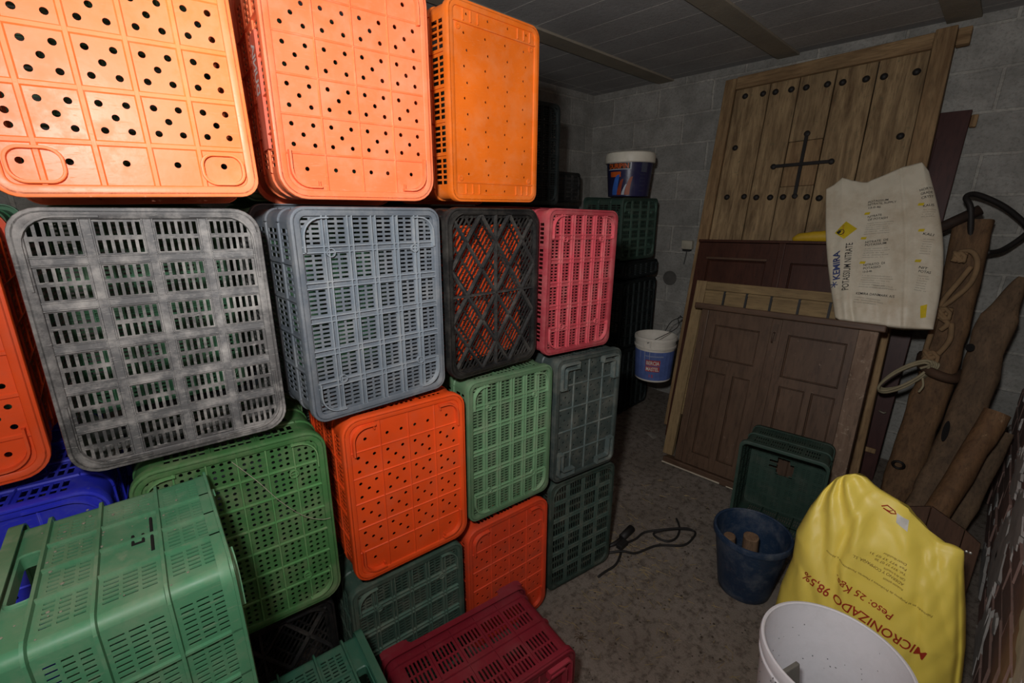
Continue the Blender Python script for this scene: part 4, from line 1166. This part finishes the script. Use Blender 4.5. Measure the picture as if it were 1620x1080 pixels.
# paint bucket on the corner stack
NB = plastic('navy_print', (34,34,66), (90,88,96), .25, .3)
LIDW = plastic('cream_lid', (206,200,184), (150,140,120), .3, .4)
pz = 1.247 + .44 + .0175
pb = empty('paint_bucket', (3.10, 1.995, pz))
H = .285; b = MB(); b.lathe([(0,.0),(.140,.0),(.145,.004),(.170,H),(.150,H),(0,H-.01)], 56); b.build('body', NB, pb, smooth=True)
b = MB(); b.lathe([(.1725,H-.055),(.1795,H-.050),(.181,H-.01),(.176,H+.012),(.165,H+.020),(.150,H+.021),(.146,H+.012),(0,H+.012)], 56); b.build('lid', LIDW, pb, smooth=True)
A0 = math.atan2(-1.995, -3.10)                                       # towards the room
def pcyl(ang, z, lift=.0015):
    r = lerp(.145, .170, z/H) + lift
    return Vector((r*math.cos(ang), r*math.sin(ang), z))
def cyl_patch(parent, mat, s0, s1, z0, z1, name, lift=.0015, rad=.16, shape=None, fn=pcyl, base=A0):
    b = MB(); n, m = 14, 6; G = []
    for j in range(m+1):
        row = []
        for i in range(n+1):
            u, v = i/n, j/m
            s, z = lerp(s0, s1, u), lerp(z0, z1, v)
            if shape: s, z = shape(u, v)
            row.append(fn(base + s/rad, z, lift))
        G.append(row)
    b.loops(G, closed=False); return b.build(name, mat, parent)
def cyl_text(parent, mat, body, s0, s1, z, h, rad=.16, lift=.003, fn=pcyl, base=A0, bold=.02, shear=0, name='lettering'):
    me_l = []
    o = text_on(name, None, mat, body, lambda x, y: fn(base + (s0+x)/rad, z+y, lift), h, s1-s0, bold, shear)
    o.parent = parent; return o
OR = plain('orange_print', (206,92,34), .5); BLU = plain('bright_blue_print', (58,104,190), .5); SKY = plain('pale_print', (190,196,204), .5); BLK = plain('dark_label', (40,34,34), .5); NGR = plain('dim_print', (74,78,92), .5)
cyl_patch(pb, SKY, -.175, .012, .183, .233, 'label_border', .0012)
cyl_patch(pb, BLK, -.175, .005, .188, .228, 'label_band', .002)
cyl_text(pb, OR, 'DURIPIN', -.160, -.006, .192, .032, bold=.03)
cyl_patch(pb, OR, -.15, -.06, .135, .170, 'picture', .0012)
arch = lambda s0, s1, top: (lambda u, v: (lerp(s0, s1, u) + .018*(v**2)*(1 if s0 < 0 else 1), lerp(.012, top*(1-.35*(1-u)**3), v)))
cyl_patch(pb, BLU, -.1, 0, 0, 0, 'picture', .0020, shape=arch(-.135, -.085, .150))
cyl_patch(pb, plain('rust_print', (150,60,34), .5), 0, 0, 0, 0, 'picture', .0024, shape=arch(-.090, -.055, .120))
cyl_patch(pb, SKY, 0, 0, 0, 0, 'picture', .0028, shape=arch(-.052, -.030, .085))
cyl_patch(pb, plain('brick_print', (160,84,58), .5), 0, 0, 0, 0, 'picture', .0026, shape=arch(-.028, .010, .135))
cyl_patch(pb, NGR, .085, .135, .165, .240, 'picture', .0014)
for k, z in enumerate((.145, .120, .100, .070, .035)): cyl_text(pb, NGR, ('MODO DE EMPLEO','APLICAR','SECADO','LITROS','CONSERVAR')[k], .080, .125, z, .010, bold=0)
tag(pb, 'navy paint bucket with cream lid and orange lettering on the corner crates', 'bucket')

# white bucket with a blue label, hanging by its handle
hb_c = Vector((2.985, 1.60, .405))
BW = plastic('soft_white_plastic', (196,190,178), (140,130,114), .35, .45)
hb = bucket('hanging_bucket', hb_c, .128, .145, .325, BW, .007, .004, 48, rib=[(.05,0),(.15,0),(.246,0),(.25,.007),(.262,.007),(.266,.002),(.29,.002)])
A1_ = math.atan2(-1.60, -2.985) - .05
def hcyl(ang, z, lift=.0015):
    r = lerp(.128, .145, z/.325) + lift; return Vector((r*math.cos(ang), r*math.sin(ang), z))
LBL = plain('blue_label', (92,112,172), .5)
cyl_patch(hb, LBL, -.26, .24, .016, .232, 'label', .001, .145, fn=hcyl, base=A1_)
RED = plain('red_label', (186,70,72), .5)
cyl_patch(hb, RED, -.052, .056, .130, .172, 'label_band', .002, .145, fn=hcyl, base=A1_); cyl_patch(hb, RED, -.052, .056, .084, .124, 'label_band', .002, .145, fn=hcyl, base=A1_)
cyl_text(hb, INK_WHITE, 'BERCIA', -.046, .050, .137, .027, .145, fn=hcyl, base=A1_); cyl_text(hb, INK_WHITE, 'MASTEL', -.046, .050, .091, .027, .145, fn=hcyl, base=A1_)
cyl_text(hb, SKY, 'revestimiento', -.06, .075, .196, .014, .145, fn=hcyl, base=A1_, bold=0); cyl_text(hb, RED, '15', -.02, .012, .040, .022, .145, fn=hcyl, base=A1_)
for s in (-.55, 2.6):
    b = MB(); a = A1_ + s*.55 if s < 0 else A1_ + math.pi - .3; c, q = math.cos(a), math.sin(a)
    for dz in (-.022, .022): b.tube([(.151*c - dz*q, .151*q + dz*c, .268), (.151*c - dz*q, .151*q + dz*c, .315)], .005, 8)
    b.tube([(.151*c+.024*q, .151*q-.024*c, .312), (.151*c-.024*q, .151*q+.024*c, .312)], .005, 8); b.build('handle_lug', BW, hb)
hk = Vector((3.232, 1.543, .840)) - hb_c
a0 = A1_ - .30; a1 = A1_ + math.pi - .3
b = MB(); b.tube(dense([(.155*math.cos(a0), .155*math.sin(a0), .30), (.09, -.105, .38), hk + Vector((-.02,.012,-.012)), hk, hk + Vector((.012,.010,-.012)), (.17, -.02, .40), (.155*math.cos(a1), .155*math.sin(a1), .30)], 6), .0028, 8); b.build('wire_handle', IRON, hb)
tag(hb, 'white bucket with blue label hanging by its wire handle beside the shutters', 'bucket')
b = MB(); b.tube(dense([(3.245, 1.515, .836), (3.235, 1.540, .832), (3.232, 1.551, .848)], 3), .004, 8)
tag(b.build('wall_hook', IRON), 'iron hook on the door frame holding the hanging bucket', 'hook')

# ---------------------------------------------------------------- old timbers in the corner
TIM = wood('old_timber', (116,88,61), (80,59,41), axis=2, stretch=7, scale=7, bumpy=.5)
TIM2 = wood('grey_old_timber', (112,90,68), (78,62,47), axis=2, stretch=7, scale=6, bumpy=.5)
ROD = wood('peeled_pole', (128,96,66), (92,66,46), axis=2, stretch=4, scale=10, wear=(150,124,94), wear_amt=0, bumpy=.5)
ROPE = plain('hemp_rope', (138,110,78), .9); ROPE2 = plain('pale_rope', (158,146,116), .9)
plow = empty('wooden_plough', (2.93, .115, 0))
pts = [(2.93,.115,.002),(2.97,.108,.18),(3.05,.098,.45),(3.17,.088,.80),(3.29,.096,1.17),(3.40,.118,1.555)]
b = MB(); dp = dense(pts, 5); n_ = len(dp)
b.beam(dp, [(lerp(.145,.150,i/n_) - (.06*(1-i/6) if i < 6 else 0), .10) for i in range(n_)], (0,-1,0), e=.5, seed=2, rough=.007)
o = b.build('beam', TIM, smooth=True); o.parent = plow; o.matrix_parent_inverse = plow.matrix_world.inverted() if False else Matrix.Translation((-2.93,-.115,0))
def part_at(b, name, mat, root, **k):
    o = b.build(name, mat, **k); o.parent = root; o.matrix_parent_inverse = Matrix.Translation(root.location).inverted(); return o
b = MB(); b.tube(dense([(3.26,.165,.855),(3.12,.150,.83),(3.055,.09,.815),(3.08,.02,.80),(3.22,.0,.80)], 5), .024, 8, flat=1.0); part_at(b, 'iron_strap', plain('rusty_iron', (84,62,46), .8, .2), plow, smooth='all')
b = MB(); b.tube([(3.32,.270,1.495),(3.33,.20,1.545),(3.36,.10,1.615)], .026, 12); part_at(b, 'cross_peg', wood('dark_peg', (62,46,36), (44,34,28), axis=1, stretch=3, scale=9), plow, smooth='all')
b = MB(); b.tube(dense([(3.345,.105,1.46),(3.33,.135,1.62),(3.36,.165,1.675),(3.40,.13,1.690),(3.45,.02,1.63),(3.50,-.075,1.54),(3.50,-.085,1.50),(3.44,-.02,1.42),(3.37,.035,1.405)], 6), .013, 8); part_at(b, 'iron_hoop', IRON, plow, smooth='all')
rnd = random.Random(9)
for loop in ([(3.27,.145,1.40),(3.265,.09,1.415),(3.255,.055,1.36),(3.235,.060,1.26),(3.205,.110,1.17),(3.19,.150,1.12),(3.185,.13,1.10)],
             [(3.25,.075,1.34),(3.225,.10,1.27),(3.20,.135,1.18),(3.18,.15,1.10),(3.165,.10,1.06),(3.155,.12,1.02)],
             [(3.18,.15,1.10),(3.15,.150,.99),(3.115,.150,.91),(3.11,.12,.88)],
             [(3.17,.085,1.06),(3.14,.075,.98),(3.11,.105,.90),(3.095,.135,.875)]):
    b = MB(); b.tube(dense(loop, 6), .0125, 8); part_at(b, 'rope_lashing', ROPE, plow, smooth='all')
for z, r in ((1.105, .028), (.885, .030), (1.385, .022)):
    c = Vector((lerp(2.95, 3.36, (z-.1)/1.45)-.06, .125, z)); lp = []
    for k in range(40):
        a = k*.9; lp.append(c + Vector((.5*r*math.cos(a*.7), r*math.cos(a), r*math.sin(a*1.13))))
    b = MB(); b.tube(lp, .010, 7); part_at(b, 'rope_knot', ROPE, plow, smooth='all')
b = MB(); b.tube(dense([(3.0,.145,.27),(2.96,.13,.20),(2.95,.15,.13),(2.90,.16,.07),(2.885,.15,.01)], 5), .014, 8); part_at(b, 'rope_end', ROPE, plow, smooth='all')
b = MB(); b.lathe([(.022,-.006),(.030,0),(.022,.006),(.016,0),(.022,-.006)], 18); o = part_at(b, 'iron_ring', IRON, plow, smooth='all'); o.matrix_parent_inverse = Matrix.Identity(4); o.location = Vector((2.925,.13,.33)) - plow.location; o.rotation_euler = (0, R(75), 0)
tag(plow, 'old plough beam lashed with rope, iron hoop at its top, leaning in corner', 'timber')

coil = MB()
for k in range(5):
    rnd = random.Random(20+k); lp = []
    for i in range(41):
        a = 2*math.pi*i/40; lp.append((3.02 + .022*k*.5 - .04*math.cos(a) + rnd.uniform(-.002,.002), .205 + (.085+.004*k)*math.cos(a+.2) - .004*k, .775 + (.052+.005*((k*3) % 4))*math.sin(a) - .07*math.cos(a+.2)*.9))
    coil.tube(lp, .0065, 7, caps=False)
coil.tube(dense([(2.99,.13,.80),(2.985,.12,.76),(2.98,.13,.725)], 4), .005, 6)
coil.tube(dense([(3.03,.15,.835),(3.06,.12,.85),(3.10,.1,.86)], 4), .0065, 6)
tag(coil.build('rope_coil', ROPE2, smooth='all'), 'pale coil of rope hanging on the plough beam', 'rope')

yoke = empty('wooden_yoke', (2.70, .02, 0))
pts = [(2.665,.012,.003),(2.70,.005,.09),(2.80,-.015,.26),(2.95,-.048,.50),(3.085,-.064,.78),(3.185,-.066,1.03),(3.235,-.080,1.15),(3.30,-.110,1.30)]
dp = dense(pts, 5); n_ = len(dp); w = []
for i in range(n_):
    t = i/(n_-1); w.append((.15 - .02*t if t < .80 else lerp(.134, .03, (t-.80)/.20), .075 if t < .85 else lerp(.075, .028, (t-.85)/.15)))
b = MB(); b.beam(dp, w, (0,-1,0), e=.6, seed=6, rough=.006); part_at(b, 'beam', TIM2, yoke, smooth=True)
HOLE_SHADE = plain('hole_shade', (16,13,11), .95)  # near-black of the flat discs that paint the shade inside the yoke's slots
for c, (sw, sh) in (((2.705,.045,.135), (.030,.045)), ((2.955,-.005,.565), (.016,.070)), ((3.125,-.005,.955), (.022,.026))):
    b = MB(); b.lathe([(0,0),(1,0),(1,-.02)], 20)
    o = b.build('slot', HOLE_SHADE); o.parent = yoke; o.location = Vector(c) + Vector((-.042,0,.016)) - yoke.location
    o.rotation_euler = Vector((-.86,0,.50)).to_track_quat('Z', 'Y').to_euler(); o.scale = (sw*.75, sh*.75, .5)
tag(yoke, 'curved wooden yoke with slots leaning right of the rope-lashed beam', 'timber')
b = MB(); dp = [lerp(Vector((2.555,-.005,.045)), Vector((2.885,-.150,.735)), k/12) for k in range(13)]
b.beam(dp, (.092,.092), (0,-1,0), e=.95, seed=12, rough=.004, n=24)
tag(b.build('wooden_pole', ROD, smooth=True), 'round peeled pole leaning in front of the yoke', 'timber')
b = MB(); dp = [lerp(Vector((2.74,-.115,.035)), Vector((3.04,-.195,.60)), k/10) for k in range(11)]
b.beam(dp, (.075,.055), (0,-1,0), e=.5, seed=15, rough=.005)
tag(b.build('timber_rail', TIM2, smooth=True), 'short dark timber leaning against the brick wall behind the pole', 'timber')
# plank hatch behind the yellow sack
hat = empty('plank_hatch', M=panel_frame((2.42, .06, .002), (.28, 0, .96)))
HM = wood('dull_brown_board', (96,70,54), (80,57,44), axis=1, stretch=6, scale=5, bumpy=.3)
prof = [(0, .33), (.09, .375), (.17, .35), (.26, .29)]
for i, (a, c) in enumerate(((0, .088), (.09, .205), (.207, .262))):
    b = MB(); h0 = poly(a, [(p[0], (p[1],)) for p in prof])[0]; h1 = poly(c, [(p[0], (p[1],)) for p in prof])[0]
    b.add([(a,0,-.022),(c,0,-.022),(c,h1,-.022),(a,h0,-.022),(a,0,0),(c,0,0),(c,h1,0),(a,h0,0)], [(3,2,1,0),(4,5,6,7),(0,1,5,4),(1,2,6,5),(2,3,7,6),(3,0,4,7)])
    b.build('board', HM, hat, bevel=.003)
for y in (.24, .10):
    for x in (.228, .24):
        b = MB(); b.lathe([(.005,0),(.005,.002),(0,.003)], 10, (x, y, 0)); b.build('nail', plain('bright_nail', (190,186,176), .35, .6) if 'bright_nail' not in bpy.data.materials else bpy.data.materials['bright_nail'], hat)
tag(hat, 'small brown board hatch with nail heads behind the yellow sack', 'hatch')

# ---------------------------------------------------------------- cable, straw, thread
cab = MB(); r = .0055
z = lambda P, h=.006: [(x, y, h) for x, y in P]
BLKC = plain('black_cable', (34,32,30), .6)
cr = empty('power_cable', (1.8, .93, 0))
def cpart(pts, name, rad=.0055):
    b = MB(); b.tube(dense(pts, 6), rad, 8); return part_at(b, name, BLKC, cr, smooth='all')
b = MB()
b.tube(dense([(1.455,.955,.006),(1.50,.952,.006),(1.573,.943,.006),(1.650,.965,.010),(1.713,1.005,.012)], 6), .0055, 8)
b.tube(dense([(1.60,1.020,.006),(1.66,.965,.018),(1.713,.917,.006),(1.835,.872,.006),(1.927,.785,.006),(2.019,.775,.006),(2.069,.793,.006),(2.03,.850,.008),(1.95,.905,.012),(1.900,.930,.006),(1.885,.895,.006),(1.900,.850,.006),(1.957,.834,.006),(2.036,.857,.006),(2.096,.906,.006)], 6), .0055, 8)
b.tube(dense([(1.735,.985,.012),(1.80,.972,.006),(1.875,.967,.006),(1.950,.905,.017),(2.04,.835,.017),(2.07,.80,.006)], 6), .0055, 8)
part_at(b, 'cord', BLKC, cr, smooth='all')
b = MB(); b.tube([(1.640,1.035,.012),(1.69,1.02,.014),(1.74,1.018,.016)], [.007,.011,.011], 10); b.tube([(1.74,1.018,.019),(1.835,1.022,.020)], [.018,.020], 12); part_at(b, 'plug', BLKC, cr, smooth='all')
b = MB(); b.box(1.672, 1.735, .975, 1.008, .003, .028); part_at(b, 'plug', BLKC, cr, bevel=.005)
tag(cr, 'black power cable with plug lying on the floor beside the crates', 'cable')

st = MB(); rnd = random.Random(31)
for k in range(900):
    if rnd.random() < .45: x, y = rnd.gauss(1.62, .22), rnd.gauss(.93, .13)
    else: x, y = rnd.uniform(.9, 3.0), rnd.uniform(.15, 1.5)
    if y > 1.6 or x > 2.42 or y < .1 or (x-1.884)**2+(y-.48)**2 < .03 or (x-1.329)**2+(y-.083)**2 < .045 or x > 1.58 and y < .36 or x < 1.62 and y > .96 or x < 1.05: continue
    a = rnd.uniform(0, math.pi); L = rnd.uniform(.008, .045); w = rnd.uniform(.0005, .0011); c, s = math.cos(a)*L/2, math.sin(a)*L/2; q, e = -math.sin(a)*w, math.cos(a)*w
    h = .0012; t = rnd.uniform(0, .004)
    st.add([(x-c-q,y-s-e,.0003),(x+c-q,y+s-e,.0003),(x+c+q,y+s+e,.0003),(x-c+q,y-s+e,.0003),(x-c,y-s,h),(x+c,y+s,h+t)], [(3,2,1,0),(0,1,5,4),(2,3,4,5),(1,2,5),(3,0,4)])
tag(st.build('straw_litter', plain('dry_straw', (150,130,92), .9)), 'bits of dry straw scattered over the concrete floor', 'straw', kind='stuff')
dk = MB()
for k in range(160):
    x, y, rr = rnd.uniform(1.05, 2.4), rnd.uniform(.38, .95), rnd.uniform(.002, .006)
    if (x-1.884)**2+(y-.48)**2 < .03: continue
    dk.lathe([(rr, .0002), (rr*.7, rr*.5), (0, rr*.7)], 6, (x, y, 0))
tag(dk.build('dirt_crumbs', plain('dark_dirt', (70,60,50), .95)), 'dark crumbs of earth scattered over the floor', 'dirt', kind='stuff')
# dry weed sprig on floor
b = MB()
for k in range(9):
    a = k*.7; b.tube(dense([(1.152,.82,.002),(1.152+.014*math.cos(a),.82+.014*math.sin(a),.010),(1.152+.026*math.cos(a+.3),.82+.026*math.sin(a+.3),.004)], 3), .0012, 5)
tag(b.build('dry_sprig', plain('dry_weed', (84,66,46), .9)), 'tiny dry sprig lying on the floor right of the wine red crate', 'sprig')
# thread hanging over the round-hole crate
Mc = CR['C1'].matrix_world
b = MB(); b.tube(dense([Mc @ Vector(p) for p in ((-.01,-.016,.50),(.035,-.013,.43),(.075,-.012,.36),(.12,-.011,.30),(.16,-.010,.27),(.186,-.008,.262))], 6), .0007, 5)
tag(b.build('loose_thread', plain('pale_thread', (176,170,150), .8)), 'thin pale thread hanging across the round-hole green crate', 'thread')
# paper scrap by the bucket
b = MB(); b.loops([[(2.86+.05*c, 1.50+.05*s+.02*c, .002+.006*(c*s)) for c, s in ((-1,-.5),(.2,-1),(1,.1),(.1,.9))], [(2.86, 1.50, .008)]*4])
tag(b.build('paper_scrap', plain('pale_paper', (150,142,130), .9)), 'pale scrap of paper on the floor by the dark shutter', 'paper')
# dust clumps on the big green crate
cl = MB(); rnd = random.Random(41); Me = e1.matrix_world
for k in range(70):
    u, d = rnd.uniform(-.165, .165), rnd.uniform(.05, .285)
    if .235 < d and abs(u) < .08: continue
    rr = rnd.uniform(.0008, .0024)*(1.3 if d > .15 else 1)
    p = Me @ Vector((u, d, .009+.522-.006+.0005))
    cl.lathe([(rr,0),(rr*.8,rr*.4),(0,rr*.6)], 6, p)
tag(cl.build('dust_clumps', plain('pale_dust', (140,140,120), .95)), 'pale clumps of dust on top of the large green crate', 'dust', kind='stuff')

# ---------------------------------------------------------------- light, camera, view
def lamp(name, typ, loc, energy, target=None, **k):
    l = bpy.data.lights.new(name, typ); l.energy = energy
    for a, v in k.items(): setattr(l, a, v)
    o = bpy.data.objects.new(name, l); COL.objects.link(o); o.location = loc
    if target: o.rotation_euler = (Vector(target) - Vector(loc)).to_track_quat('-Z', 'Y').to_euler()
    return o
lamp('flash_lamp', 'POINT', (-.13, .07, 1.87), 32, shadow_soft_size=.045)
lamp('flash_beam', 'SPOT', (-.13, .07, 1.87), 74, (2.8, 1.45, 2.15), spot_size=R(145), spot_blend=1.0, shadow_soft_size=.045)
w = bpy.data.worlds.new('world'); SC.world = w; w.use_nodes = True
w.node_tree.nodes['Background'].inputs[0].default_value = (.5, .55, .6, 1); w.node_tree.nodes['Background'].inputs[1].default_value = .05

cam = bpy.data.cameras.new('camera'); co = bpy.data.objects.new('camera', cam); COL.objects.link(co); SC.camera = co
cam.sensor_width = 36; cam.lens = 16; cam.clip_start = .02
TH, AU = math.atan(210/720), math.atan(787/(720/math.cos(math.atan(210/720))))
hd = Vector((math.cos(AU), math.sin(AU), 0)); fwd = hd*math.cos(TH) - Vector((0,0,1))*math.sin(TH)
co.location = (0, 0, 1.62); co.rotation_euler = fwd.to_track_quat('-Z', 'Y').to_euler()
SC.view_settings.view_transform = 'Standard'; SC.view_settings.look = 'None'; SC.view_settings.gamma = 1; SC.view_settings.use_curve_mapping = False
SC.view_settings.exposure = 0
